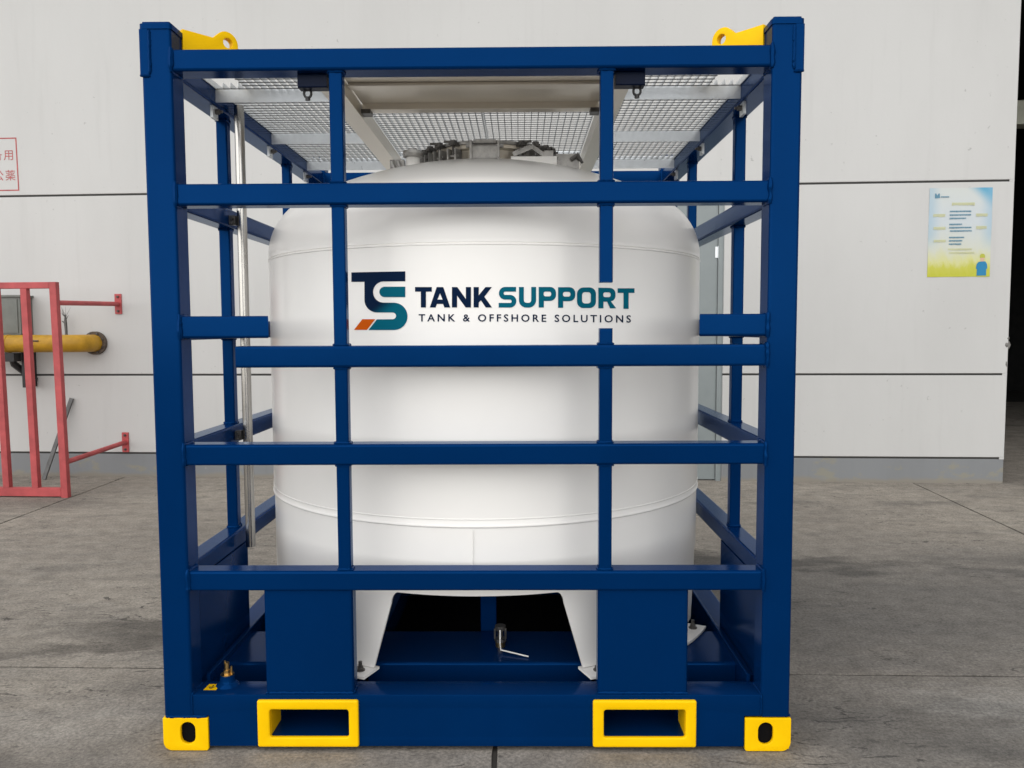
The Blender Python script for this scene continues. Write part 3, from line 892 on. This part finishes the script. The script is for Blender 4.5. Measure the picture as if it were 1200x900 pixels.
for (a, b_), (ra, rb) in zip(FP, ((-0.803, -0.430), (0.430, 0.808))):
    rim = flat([rrect(ra, rb, 0.019, 0.196, 0.008, 5), rrect(a, b_, FZ[0], FZ[1], 0.010, 5)], 0.020, 0.0065, to=lambda x, y, c: (x, -HB - 0.002 + c, y))
    rim.materials.append(YELLOW)
    for k in (0, 2):
        o = link('fork_pocket_rim', rim if k == 0 else rim, None, fr, k * QT)
    t = 0.005
    slv = MB()
    y0, y1 = -HB + 0.008, -HB + 0.125
    slv.box(a - t, a, y0, y1, FZ[0], FZ[1]); slv.build('pocket_lining', YELLOW, fr, smooth=0)
    MB().box(b_, b_ + t, y0, y1, FZ[0], FZ[1]).build('pocket_lining', YELLOW, fr, smooth=0)
    tn = MB()
    y0, y1 = -HB + 0.126, HB - 0.126
    tn.box(a - t, a, y0, y1, FZ[0] - t, FZ[1] + t); tn.box(b_, b_ + t, y0, y1, FZ[0] - t, FZ[1] + t)
    y0, y1 = -HB + 0.010, HB - 0.010
    tn.box(a, b_, y0, y1, FZ[0] - t, FZ[0] - 0.0005); tn.box(a, b_, y0, y1, FZ[1] + 0.0005, FZ[1] + t)
    tn.build('fork_pocket_tunnel', BLUE, fr, smooth=0)

# base cross members seen through the skirt opening, base pan between them
for s in (-1, 1):
    y0, y1 = (-0.857, -0.515) if s < 0 else (0.515, 0.857)
    for (x0, x1) in ((-1.032, -0.775), (-0.450, 0.450), (0.785, 1.032)):
        MB().rbar('x', x0, x1, y0, y1, 0.02, 0.2095, 0.010).build('cross_member', BLUE, fr)
    for (x0, x1) in ((-0.776, -0.449), (0.449, 0.786)):
        MB().box(x0, x1, y0 + 0.008, y1 - 0.008, 0.170, 0.2085).build('cross_member', BLUE, fr, smooth=0)
MB().box(-1.02, 1.02, -0.514, 0.514, 0.010, 0.018).build('base_pan', SHADEFILL, fr, smooth=0)  # its black colour stands in for the shade under the tank
for s in (-1, 1):      # side ledges along the side bottom beams
    MB().rbar('y', -1.02, 1.02, s * 1.034 - 0.006, s * 1.034 + 0.006, 0.02, 0.235, 0.003).build('side_ledge', BLUE, fr)

# earthing boss on the front beam
mb = MB().lathe([(0.0, 0.0), (0.045, BT - 0.002), (0.040, BT + 0.006), (0.030, BT + 0.014), (0.026, BT + 0.030), (0.026, BT + 0.040), (0.0, BT + 0.040)][1:], 24, (-0.944, -1.063))
eb = mb.build('earthing_boss', BLUE, fr)
mb = MB().cyl((-0.944, -1.063), 0.025, BT + 0.040, BT + 0.043, 20); mb.cyl((-0.944, -1.063), 0.015, BT + 0.043, BT + 0.058, 6); mb.cyl((-0.946, -1.063), 0.0095, BT + 0.058, BT + 0.086, 12)
mb.cyl((-0.951, -1.066), 0.004, BT + 0.08, BT + 0.094, 8); mb.cyl((-0.928, -1.064), 0.004, BT + 0.043, BT + 0.072, 8)
mb.build('earth_stud', BRASS, eb)
sk = MB().add([(-1.018, -1.113, BT + 0.0012), (-0.970, -1.113, BT + 0.0012), (-0.972, -1.062, BT + 0.0012), (-1.015, -1.062, BT + 0.0012)], [(0, 1, 2, 3)]).build('earth_label', YELLOW, fr, smooth=0)
mb = MB(); z = BT + 0.0020; cx, cy = -0.994, -1.088
for (x0, x1, y0, y1) in ((cx - 0.0015, cx + 0.0015, cy, cy + 0.016), (cx - 0.013, cx + 0.013, cy - 0.002, cy + 0.0015), (cx - 0.009, cx + 0.009, cy - 0.008, cy - 0.005), (cx - 0.005, cx + 0.005, cy - 0.014, cy - 0.011)):
    mb.box(x0, x1, y0, y1, z - 0.0004, z)
mb.build('earth_symbol', BLACK, sk, smooth=0)

# tie-down lugs under the top front beam
for x in (-0.5645, 0.5605):
    o = MB().rbar('x', x - 0.052, x + 0.052, -1.108, -1.056, 2.408, 2.4562, 0.004).build('lug_block', BLUESHADE, fr)
    sx = -0.025 if x < 0 else 0.028
    mb = MB(); mb.tube([(x + sx + 0.013 * math.cos(2 * math.pi * i / 16), -1.075, 2.396 + 0.015 * math.sin(2 * math.pi * i / 16)) for i in range(17)], 0.0045, 8, cap=False)
    mb.cyl((x + sx, -1.075), 0.009, 2.372, 2.384, 10)
    mb.build('ring', BLACK, o)

# ---- grating platform under the top rails
ZG = 2.517
def grating(name, x0, x1, y0, y1, notch=None):
    fb = MB()
    t = 0.004
    h0, h1 = ZG, ZG + 0.024
    fb.box(x0, x0 + t, y0, y1, h0, h1); fb.box(x1 - t, x1, y0, y1, h0, h1)
    fb.box(x0 + t, x1 - t, y0, y0 + t, h0, h1); fb.box(x0 + t, x1 - t, y1 - t, y1, h0, h1)
    p = fb.build(name, GALV, fr, smooth=0)
    gb, gr = MB(), MB()
    n = int(round((x1 - x0) / 0.0305))
    for i in range(1, n):
        x = x0 + (x1 - x0) * i / n
        ya = y0 + t
        if notch and ((notch < 0 and x < -0.93) or (notch > 0 and x > 0.93)):
            ya = -0.735
        gb.box(x - 0.0016, x + 0.0016, ya, y1 - t, h0 + 0.004, h1)
    m = int(round((y1 - y0) / 0.0405))
    for j in range(1, m):
        y = y0 + (y1 - y0) * j / m
        xa, xb = x0 + t, x1 - t
        if y < -0.735 and notch:
            if notch < 0: xa = -0.93
            else: xb = 0.93
        gr.box(xa, xb, y - 0.0022, y + 0.0022, h0 + 0.0005, h0 + 0.0032)
    gb.build('grating_bars', GALVB, p, smooth=0, kind='stuff')
    gr.build('grating_rods', GALVR, p, smooth=0, kind='stuff')
    return p
grating('grating_panel', -1.050, -0.585, -0.885, 0.70, -1)
grating('grating_panel', 0.585, 1.050, -0.885, 0.70, 1)
grating('grating_panel', -0.498, 0.0005, -0.49, 0.55)
grating('grating_panel', 0.0055, 0.505, -0.49, 0.55)

# galvanised cross angles and their hangers
for s in (-1, 1):
    for y in (-0.725, 0.0, 0.655):
        x0, x1 = (-1.062, -0.583) if s < 0 else (0.583, 1.062)
        mb = MB(); mb.box(x0, x1, y, y + 0.005, 2.466, 2.5158); mb.box(x0, x1, y + 0.005, y + 0.05, 2.5105, 2.5158)
        o = mb.build('cross_angle', GALV, fr, smooth=0)
        xa, xb = (-1.074, -1.063) if s < 0 else (1.063, 1.074)
        MB().rbar('x', xa, xb, y - 0.002, y + 0.052, 2.405, 2.512, 0.002).build('hanger_plate', GALV, o)
        mb = MB(); c = -1.063 if s < 0 else 1.063
        mb.tube([(c, y + 0.026, 2.435), (c - s * 0.016, y + 0.026, 2.435)], 0.011, 6); mb.tube([(c - s * 0.016, y + 0.026, 2.435), (c - s * 0.028, y + 0.026, 2.435)], 0.006, 8)
        mb.build('bolt', DARKST, o)
        c2 = s * 0.945
        mb = MB(); mb.rbar('x', c2 - 0.02, c2 + 0.02, y + 0.006, y + 0.03, 2.5165, 2.522, 0.001); mb.cyl((c2, y + 0.02), 0.008, 2.500, 2.5165, 6)
        mb.build('grating_clip', DARKST, o)
# stainless hatch channels, cover panel, hinge brackets
for s in (-1, 1):
    xa, xb = (-0.580, -0.500) if s < 0 else (0.508, 0.580)
    mb = MB()
    y0, y1 = -1.045, 0.72
    mb.box(xa, xb, y0, y1, 2.450, 2.454)
    if s < 0: mb.box(xb - 0.004, xb, y0, y1, 2.454, 2.5155); mb.box(xa, xa + 0.004, y0, y1, 2.454, 2.5155)
    else: mb.box(xa, xa + 0.004, y0, y1, 2.454, 2.5155); mb.box(xb - 0.004, xb, y0, y1, 2.454, 2.5155)
    ch = mb.build('hatch_channel', STAIN, fr, smooth=0)
    xi = xb if s < 0 else xa
    mb = MB(); mb.box(*sorted((xi - s * 0.001, xi - s * 0.040)), -0.560, -0.500, 2.462, 2.480); mb.tube([(xi - s * 0.005, -0.545, 2.49), (xi - s * 0.035, -0.545, 2.49)], 0.008, 8)
    mb.build('hinge_bracket', DARKST, ch)
mb = MB(); mb.box(-0.497, 0.505, -1.040, -0.555, 2.5060, 2.5090)
hp = mb.build('hatch_cover', STAIN, fr, smooth=0)
MB().rbar('x', -0.495, 0.503, -0.838, -0.778, 2.492, 2.5058, 0.004).build('stiffener', STAIN, hp)
MB().rbar('x', -0.495, 0.503, -0.554, -0.494, 2.478, 2.512, 0.004).build('end_bar', STAIN, hp)
MB().rbar('x', -0.495, 0.503, 0.555, 0.600, 2.47, 2.515, 0.003).build('end_bar', GALV, fr)

# vent pipe and thin conduit clamped to the left side of the frame
vp = MB().tube([(-1.019, -0.55, 0.604), (-1.019, -0.55, 2.50)], 0.0205, 20).build('overflow_pipe', STEEL, fr)
for z in (2.02, 1.10):
    mb = MB(); mb.box(-1.066, -1.040, -0.575, -0.552, z - 0.022, z + 0.018); mb.tube([(-1.052, -0.575, z + 0.006), (-1.052, -0.590, z + 0.006)], 0.007, 6); mb.tube([(-1.052, -0.575, z - 0.012), (-1.052, -0.590, z - 0.012)], 0.007, 6)
    mb.build('pipe_clamp', DARKST, vp)

# ------------------------------------------------------------------ the tank
tk = empty('storage_tank', (0, 1.15, 0.2124), (0, 0, 0), 'white domed cylindrical tank with teal and navy lettering inside blue frame', 'tank')
TZ = -0.2124                       # children are given in absolute heights
TR = 1.033
def tkb(mb, name, m, parent=None, smooth=30, kind=None):
    mb.v = [(x, y, z + (TZ if parent is None else TZ)) for (x, y, z) in mb.v]
    return mb.build(name, m, parent or tk, smooth=smooth, kind=kind)
def head(r, k, rc, n1=14, n2=26):
    """torispherical head profile: (radius, height above tangent line) from the rim to the axis"""
    hc = math.sqrt((rc - k) ** 2 - (r - k) ** 2)
    a = math.atan2(r - k, hc)
    p = []
    for i in range(n1 + 1):
        t = (math.pi / 2 - a) * i / n1
        p.append((r - k + k * math.cos(t), k * math.sin(t)))
    zc_ = -hc
    for i in range(1, n2 + 1):
        t = a * (1 - i / n2)
        p.append((rc * math.sin(t), zc_ + rc * math.cos(t)))
    return p
top = head(TR, 0.28, 1.95)
prof = [(r, 1.888 + h) for (r, h) in top]
prof = [(TR, 1.860), (TR + 0.0022, 1.8625), (TR + 0.0022, 1.8665), (TR - 0.0022, 1.8680), (TR - 0.0022, 1.8705), (TR + 0.0012, 1.8720), (TR + 0.0012, 1.8760), (TR - 0.0005, 1.8790)] + prof
low = [(TR - 0.004, 0.55), (TR - 0.004, 0.775), (TR - 0.003, 0.803), (TR + 0.0010, 0.8045), (TR + 0.0036, 0.808), (TR + 0.0036, 0.811), (TR + 0.0012, 0.815), (TR, 0.8165), (TR, 0.8335), (TR + 0.0018, 0.8355), (TR + 0.0018, 0.838), (TR, 0.840)]
body = low + [(TR, 0.95 + 0.1 * i) for i in range(9)] + prof
mb = MB().lathe(body, 160)
bot = head(TR - 0.006, 0.28, 1.95, 8, 12)
mb.lathe([(r, 0.78 - h) for (r, h) in bot], 96)
shell = tkb(mb, 'shell', WHITE, smooth=40)
mb = MB(); weld(mb, (-0.012, -TR + 0.0015, 0.56), (-0.012, -TR - 0.0005, 0.80), 0.0022, 0.01); tkb(mb, 'vertical_seam', WHITE, shell)

# skirt with four rounded trapezoid cut-outs
def cutz(s):
    s = abs(s)
    zt, st, sb, zb = 0.541, 0.322, 0.424, 0.226
    rad = 0.045
    if s >= sb: return zb
    if s <= st - 0.012: 
        return zt
    # rounded shoulder, then the straight slanted leg edge
    if s <= st + 0.020:
        t = (s - (st - 0.012)) / 0.032
        return zt - 0.055 * (1 - math.sqrt(max(0, 1 - t * t * 0.98)))
    t = (s - (st + 0.020)) / (sb - st - 0.020)
    z1 = zt - 0.055 * (1 - math.sqrt(0.02))
    return z1 + (zb - z1) * t
ths = set()
for q in range(4):
    for i in range(0, 91):
        ths.add(round(-math.pi / 4 + q * QT + QT * i / 90, 5))
    for i in range(60):
        for sg in (-1, 1):
            ths.add(round(q * QT + sg * (0.300 + 0.130 * i / 59) / TR, 5))
ths = sorted(t for t in ths if -math.pi / 4 - 1e-6 <= t < 2 * math.pi - math.pi / 4 - 1e-4)
SR = TR - 0.004
outv, fs = [], []
mb = MB()
for t in ths:
    q = round(t / QT)
    s = (t - q * QT) * TR
    zc_ = cutz(s)
    for (r, z) in ((SR, 0.560), (SR, zc_), (SR - 0.008, zc_), (SR - 0.008, 0.560)):
        outv.append((r * math.sin(t), -r * math.cos(t), z))
n = len(ths)
for i in range(n):
    j = (i + 1) % n
    for a in range(3):
        fs.append((i * 4 + a, j * 4 + a, j * 4 + a + 1, i * 4 + a + 1))
mb.add(outv, fs)
skirt = tkb(mb, 'skirt', WHITE, smooth=35)
# foot flanges and their bolts
for q in range(4):
    a0, a1 = QT * q + R_(23.0), QT * q + R_(63.5)
    if q == 3: a0 = QT * q + R_(36); a1 = QT * q + R_(67.0)
    mb = MB()
    k = 20
    vs, fs = [], []
    for i in range(k + 1):
        t = a0 + (a1 - a0) * i / k
        for (r, z) in ((1.005, BT + 0.0006), (1.112, BT + 0.0006), (1.112, BT + 0.0105), (1.005, BT + 0.0105)):
            vs.append((r * math.sin(t), -r * math.cos(t), z))
    for i in range(k):
        for a in range(4):
            fs.append((i * 4 + a, i * 4 + (a + 1) % 4, i * 4 + 4 + (a + 1) % 4, i * 4 + 4 + a))
    fs += [(0, 1, 2, 3), (k * 4, k * 4 + 1, k * 4 + 2, k * 4 + 3)]
    mb.add(vs, fs)
    ff = tkb(mb, 'foot_flange', WHITE, skirt, smooth=0)
    for t in (a0 + R_(3.0), (a0 + a1) / 2, a1 - R_(2.6)):
        mb = MB(); bolt_mb(mb, 1.066 * math.sin(t), -1.066 * math.cos(t), BT + 0.0105, 0.0125, 0.024)
        tkb(mb, 'anchor_bolt', DARKST, skirt)

# manhole on the dome
def domez(x, y):
    rc, k, r = 1.95, 0.28, TR
    hc = math.sqrt((rc - k) ** 2 - (r - k) ** 2)
    return 1.888 - hc + math.sqrt(rc * rc - x * x - y * y)
MX, MY = 0.02, -0.03
mb = MB().lathe([(0.255, 2.28), (0.255, 2.368), (0.295, 2.370), (0.295, 2.386), (0.20, 2.386)], 48, (MX, MY))
neck = tkb(mb, 'manhole_neck', STAIN)
mb = MB().lathe([(0.300, 2.3875), (0.300, 2.402), (0.26, 2.406), (0.18, 2.414), (0.08, 2.419), (0.0005, 2.420)], 48, (MX, MY))
lid = tkb(mb, 'manhole_lid', GREYST, neck)
# front hinge bracket: two ears with plate and pin
hx, hy = 0.012, -0.33
mb = MB()
for s in (-1, 1):
    mb.rbar('x', hx + s * 0.062 - 0.005, hx + s * 0.062 + 0.005, hy - 0.03, hy + 0.05, 2.295, 2.398, 0.008)
mb.rbar('x', hx - 0.056, hx + 0.056, hy - 0.012, hy - 0.004, 2.318, 2.372, 0.003)
mb.tube([(hx - 0.085, hy, 2.376), (hx + 0.085, hy, 2.376)], 0.008, 10)
mb.rbar('x', hx - 0.050, hx + 0.050, hy - 0.015, hy + 0.07, 2.384, 2.404, 0.006)
tkb(mb, 'hinge_block', GREYST, neck)
# swing-bolt clamps round the rim
for a in (-88, -72, -57, -43, -28, 30, 44, 58, 72, 88, 110, 140, 170, 200, 230, 255):
    t = R_(a)
    dx, dy = math.sin(t), -math.cos(t)
    px, py = MX + 0.31 * dx, MY + 0.31 * dy
    tx, ty = -dy, dx
    jz = random.uniform(-0.004, 0.004)
    e1, e2, e3 = Vector((tx, ty, 0)), Vector((dx, dy, 0)), Vector((0, 0, 1))
    P = Vector((px, py, 0))
    mb = MB()
    for sg in (-1, 1):                                  # lug cheeks welded to the neck
        obox(mb, P + e1 * sg * 0.020 + e2 * 0.004 + e3 * 2.340, e1 * 0.004, e2 * 0.026, e3 * 0.026)
    mb.tube([P - e1 * 0.030 + e2 * 0.012 + e3 * 2.335, P + e1 * 0.030 + e2 * 0.012 + e3 * 2.335], 0.0065, 8)
    tkb(mb, 'clamp_lug', GREYST, neck)
    mb = MB()
    mb.tube([P + e2 * 0.012 + e3 * 2.335, P + e2 * 0.010 + e3 * (2.402 + jz)], 0.0075, 8)
    obox(mb, P - e2 * 0.020 + e3 * (2.389 + jz), e1 * 0.017, e2 * 0.045, e3 * 0.006)
    mb.tube([P + e2 * 0.010 + e3 * (2.392 + jz), P + e2 * 0.010 + e3 * (2.405 + jz)], 0.016, 6)
    w = e1 * math.cos(a * 1.7) + e2 * math.sin(a * 1.7)
    obox(mb, P + e2 * 0.010 + e3 * (2.400 + jz) + w * 0.022, w * 0.022, w.cross(e3) * 0.006, e3 * 0.005)
    tkb(mb, 'clamp', DARKST, neck)
# pale shroud plate on the right of the lid with a lever on it
mb = MB()
mb.rbar('x', 0.13, 0.335, -0.365, -0.32, 2.285, 2.322, 0.006)
tkb(mb, 'rim_plate', WHITE, neck)
mb = MB(); obox(mb, Vector((0.185, -0.335, 2.352)), Vector((0.045, 0, 0.018)), Vector((0, 0.012, 0)), Vector((-0.004, 0, 0.010))); obox(mb, Vector((0.250, -0.335, 2.350)), Vector((0.032, 0, -0.022)), Vector((0, 0.012, 0)), Vector((0.005, 0, 0.008))); mb.tube([(0.222, -0.355, 2.366), (0.222, -0.315, 2.366)], 0.012, 8); obox(mb, Vector((0.30, -0.335, 2.335)), Vector((0.02, 0, 0)), Vector((0, 0.015, 0)), Vector((0, 0, 0.014)))
tkb(mb, 'latch_lever', GREYST, neck)
mb = MB(); mb.rbar('x', 0.335, 0.44, -0.30, -0.27, 2.25, 2.345, 0.004); tkb(mb, 'nozzle_block', GREYST)
mb = MB(); mb.tube([(0.40, -0.31, 2.315), (0.43, -0.315, 2.335), (0.455, -0.31, 2.300)], [0.010, 0.014, 0.006], 8); tkb(mb, 'nozzle_lever', DARKST)
# vent stub on the left
vx, vy = -0.322, -0.26
mb = MB().lathe([(0.034, 2.26), (0.032, 2.338), (0.0, 2.338)][0:2], 24, (vx, vy)); vt = tkb(mb, 'vent_stub', WHITE)
mb = MB().lathe([(0.033, 2.338), (0.045, 2.342), (0.048, 2.356), (0.044, 2.368), (0.028, 2.370), (0.022, 2.378), (0.0005, 2.379)], 24, (vx, vy)); tkb(mb, 'vent_cap', GREYST, vt)
mb = MB(); mb.rbar('x', -0.43, -0.365, -0.25, -0.20, 2.25, 2.335, 0.006); mb.tube([(-0.42, -0.26, 2.325), (-0.40, -0.262, 2.275)], 0.008, 6); mb.tube([(-0.39, -0.262, 2.325), (-0.375, -0.262, 2.275)], 0.008, 6); tkb(mb, 'relief_valve', GREYST)
mb = MB(); mb.tube([(-0.27, -0.25, 2.275), (-0.235, -0.25, 2.31), (-0.20, -0.26, 2.345)], [0.012, 0.010, 0.006], 8); tkb(mb, 'drain_hook', DARKST)
# bottom outlet and drain fitting
mb = MB().rbar('z', 0.020, 0.56, -0.012, 0.058, -0.513, -0.480, 0.004); tkb(mb, 'bottom_strut', BLUE)
mb = MB(); c = (0.080, -0.690)
mb.cyl(c, 0.021, 0.2095, 0.232, 12); dv = tkb(mb, 'drain_valve', BRASS)
mb = MB(); mb.cyl(c, 0.025, 0.232, 0.245, 6); mb.cyl(c, 0.012, 0.245, 0.282, 14); mb.cyl(c, 0.023, 0.282, 0.300, 14); mb.cyl((c[0] - 0.022, c[1] - 0.012), 0.005, 0.247, 0.292, 8); mb.cyl((c[0] + 0.022, c[1] - 0.012), 0.005, 0.247, 0.292, 8); tkb(mb, 'valve_bonnet', DARKST, dv)
mb = MB(); mb.tube([(0.080, -0.722, 0.292), (0.080, -0.735, 0.240), (0.084, -0.760, 0.222), (0.198, -0.812, 0.2155)], 0.0030, 8); tkb(mb, 'valve_handle', WHITE, dv)

# ------------------------------------------------------------------ lettering on the tank (design units: one unit = about 3.2 mm on the shell)
KX = [0.04464, 0.31447, -0.00091, 0.00473, -7e-05, 0.00048, -0.00203, 0.00226, -0.00015, 0.00017]
KZ = [1.66345, -0.00096, 0.00173, -2e-05, 0.00016, 1e-05, -0.31288, -0.00096, -0.00604, -0.00019]
def onto(me, m, name, parent=None, lift=0.0016):
    bm = bmesh.new(); bm.from_mesh(me)
    xs = [v.co.x for v in bm.verts]
    u = math.floor(min(xs) / 6) * 6 + 6
    while u < max(xs):
        bmesh.ops.bisect_plane(bm, geom=list(bm.verts) + list(bm.edges) + list(bm.faces), plane_co=(u, 0, 0), plane_no=(1, 0, 0), dist=1e-5)
        u += 6
    for v in bm.verts:
        s, t = (v.co.x - 570) / 100, (-v.co.y - 350) / 100
        b = (1, s, s * s, s ** 3, s ** 4, s ** 5, t, s * t, s * s * t, s ** 3 * t)
        x = sum(p * q for p, q in zip(KX, b)); z = sum(p * q for p, q in zip(KZ, b))
        rr = TR + lift
        v.co = (x, -math.sqrt(rr * rr - x * x), z + TZ)
    bmesh.ops.triangulate(bm, faces=bm.faces)
    bmesh.ops.recalc_face_normals(bm, faces=bm.faces)
    bm.to_mesh(me); bm.free()
    me.polygons.foreach_set('use_smooth', [True] * len(me.polygons))
    me.materials.clear()
    return link(name, me, m, parent or tk)
def fl2(loops):
    return flat([[(x, -y) for (x, y) in lp] for lp in loops], 0.0, 0, smooth=0)
def stroke(pts, w, r, n=6):
    """outline of a polyline with rounded corners (centre-line radius r) and width w"""
    c = []
    for i, p in enumerate(pts):
        if i in (0, len(pts) - 1):
            c.append(Vector(p)); continue
        p0, p1, p2 = Vector(pts[i - 1]), Vector(p), Vector(pts[i + 1])
        d0, d1 = (p0 - p1).normalized(), (p2 - p1).normalized()
        rr = min(r, (p0 - p1).length * 0.5, (p2 - p1).length * 0.5)
        a, b = p1 + d0 * rr, p1 + d1 * rr
        ctr = a + d1 * rr
        for k in range(n + 1):
            t = k / n * math.pi / 2
            c.append(ctr - d1 * rr * math.cos(t) - d0 * rr * math.sin(t))
    L, Rr = [], []
    for i in range(len(c)):
        d = (c[min(i + 1, len(c) - 1)] - c[max(i - 1, 0)]).normalized()
        nrm = Vector((-d.y, d.x))
        L.append(tuple(c[i] + nrm * w / 2)); Rr.append(tuple(c[i] - nrm * w / 2))
    return L + Rr[::-1]
def glyph(ch, x0, x1, y0, y1):
    s, t = 6.0, 5.4
    xm, ym = (x0 + x1) / 2, (y0 + y1) / 2
    if ch == 'T':
        return [[(x0, y0), (x1, y0), (x1, y0 + t), (xm + s / 2, y0 + t), (xm + s / 2, y1), (xm - s / 2, y1), (xm - s / 2, y0 + t), (x0, y0 + t)]]
    if ch == 'A':
        return [[(x0, y1), (xm - 3.8, y0), (xm + 3.8, y0), (x1, y1), (x1 - 6.8, y1), (x1 - 8.4, y1 - 4.2), (x0 + 8.4, y1 - 4.2), (x0 + 6.8, y1)], [(xm, y0 + 7.2), (xm + 3.0, y1 - 9.3), (xm - 3.0, y1 - 9.3)]]
    if ch == 'N':
        return [[(x0, y1), (x0, y0), (x0 + 6.2, y0), (x1 - s, y1 - 10), (x1 - s, y0), (x1, y0), (x1, y1), (x1 - 6.2, y1), (x0 + s, y0 + 10), (x0 + s, y1)]]
    if ch == 'K':
        return [[(x0, y0), (x0 + s, y0), (x0 + s, ym - 2.4), (x1 - 7.6, y0), (x1 - 0.2, y0), (x0 + 12.6, ym - 0.6), (x1, y1), (x1 - 7.4, y1), (x0 + 8.6, ym + 3.6), (x0 + s, ym + 6.2), (x0 + s, y1), (x0, y1)]]
    if ch == 'S':
        return [stroke([(x1 - 0.6, y0 + t / 2), (x0 + s / 2, y0 + t / 2), (x0 + s / 2, ym), (x1 - s / 2, ym), (x1 - s / 2, y1 - t / 2), (x0, y1 - t / 2)], 5.5, 4.6)]
    if ch == 'U':
        return [stroke([(x0 + s / 2, y0), (x0 + s / 2, y1 - t / 2), (x1 - s / 2, y1 - t / 2), (x1 - s / 2, y0)], 5.7, 6)]
    if ch == 'O':
        return [rrect(x0, x1, y0, y1, 7.5, 6), rrect(x0 + s, x1 - s, y0 + t, y1 - t, 3.2, 4)]
    yb = y0 + 16.4
    bowl = [(x0, y0)] + [(p[0], p[1]) for p in arc(x1 - 7, y0 + 7, 7, -90, 0, 6)] + [(p[0], p[1]) for p in arc(x1 - 7, yb - 7, 7, 0, 90, 6)]
    hole = rrect(x0 + s - 0.3, x1 - s + 0.3, y0 + t, yb - t, 2.3, 4)
    if ch == 'P':
        return [bowl + [(x0 + s, yb), (x0 + s, y1), (x0, y1)], hole]
    if ch == 'R':
        return [[(x0, y0)] + arc(x1 - 7.5, y0 + 7, 6.8, -90, 0, 6) + arc(x1 - 7.5, yb - 7, 6.8, 0, 60, 5) + [(x1 - 6.2, yb - 0.6), (x1, y1), (x1 - 7, y1), (x0 + 10.2, yb), (x0 + s, yb), (x0 + s, y1), (x0, y1)], rrect(x0 + s - 0.3, x1 - s - 0.3, y0 + t, yb - t, 2.3, 4)]
for (ch, x0, x1, dy) in (('T', 486.3, 506.0, 0), ('A', 503.6, 527.6, 0), ('N', 529.6, 551.9, 0), ('K', 555.0, 576.6, 0)):
    onto(fl2(glyph(ch, x0, x1, 336.3 + dy, 360.3 + dy)), NAVY, 'letter')
for (ch, x0, x1, dy) in (('S', 584.4, 605.3, 0), ('U', 608.0, 628.4, 0), ('P', 631.3, 651.6, 0), ('P', 654.0, 674.2, 0.3), ('O', 676.2, 698.4, 0.6), ('R', 701.2, 722.0, 0.9), ('T', 723.8, 743.6, 1.6)):
    onto(fl2(glyph(ch, x0, x1, 336.2 + dy, 360.3 + dy)), TEAL, 'letter')
# tag line
cu = bpy.data.curves.new('tmp', 'FONT'); cu.body = 'TANK & OFFSHORE SOLUTIONS'; cu.size = 10.5; cu.space_character = 1.42; cu.space_word = 1.15; cu.resolution_u = 3; cu.offset = 0.16
tme = curve_mesh(cu, None, 0)
xs = [v.co.x for v in tme.vertices]; ys = [v.co.y for v in tme.vertices]
xa, xb, ya, yb = min(xs), max(xs), min(ys), max(ys)
for v in tme.vertices:
    f = (v.co.x - xa) / (xb - xa)
    v.co = (490.6 + f * (739.4 - 490.6), -(376.8 + (1.4 * f * f)) + (v.co.y - ya) / (yb - ya) * 8.8, 0)
onto(tme, NAVY, 'tag_line')
# emblem
def grad_material():
    m = bpy.data.materials.new('emblem_print')
    m.use_nodes = True
    n, l = m.node_tree.nodes, m.node_tree.links
    b = n['Principled BSDF']
    tc = n.new('ShaderNodeTexCoord').outputs['Object']
    s = n.new('ShaderNodeSeparateXYZ'); l.new(tc, s.inputs[0])
    a = n.new('ShaderNodeMath'); a.operation = 'MULTIPLY_ADD'; a.inputs[1].default_value = -1.6
    l.new(s.outputs['Z'], a.inputs[0]); l.new(s.outputs['X'], a.inputs[2])
    # along the ribbon: navy at the T, teal at the S
    c0 = -0.3400 - 1.6 * (1.6340 + TZ)
    c = ramp(n, [(0.0, (0.0022, 0.0125, 0.043)), (1.0, (0.0016, 0.112, 0.172))])
    l.new(mrange(n, l, a.outputs[0], c0 - 0.055, c0 + 0.045), c.inputs[0])
    l.new(c.outputs[0], b.inputs['Base Color'])
    b.inputs['Roughness'].default_value = 0.5
    b.inputs['Specular IOR Level'].default_value = 0.04
    return m
rib = [(411.8, 319.2), (474.9, 318.0), (474.9, 329.6), (448.5, 329.8)]
rib += [(p[0], p[1]) for p in arc(449.5, 342.2, 12.4, 265, 95, 14)]
rib += [(462, 354.6)] + arc(461.6, 368.0 + 2.6, 15.9, -88, 0, 10)[1:] + arc(461.6, 370.8, 15.9, 0, 90, 10)[1:] + [(431.8, 386.8), (441.6, 374.2), (460.3, 374.0)]
rib += arc(460.2, 370.1, 3.9, 80, -80, 8) + [(459.5, 366.1), (441.5, 366.1)]
rib += arc(441.8, 351.4, 14.7, 92, 180, 10) + [(427.0, 330.2), (411.8, 330.3)]
onto(fl2([rib]), grad_material(), 'emblem')
onto(fl2([[(474.9, 335.9), (474.9, 348.1)] + arc(450.6, 342.0, 6.1, 90, 270, 10)]), TEAL, 'emblem')
onto(fl2([[(424.6, 374.0), (439.7, 374.0), (429.9, 386.6), (414.8, 386.6)]]), ORANGE, 'emblem')
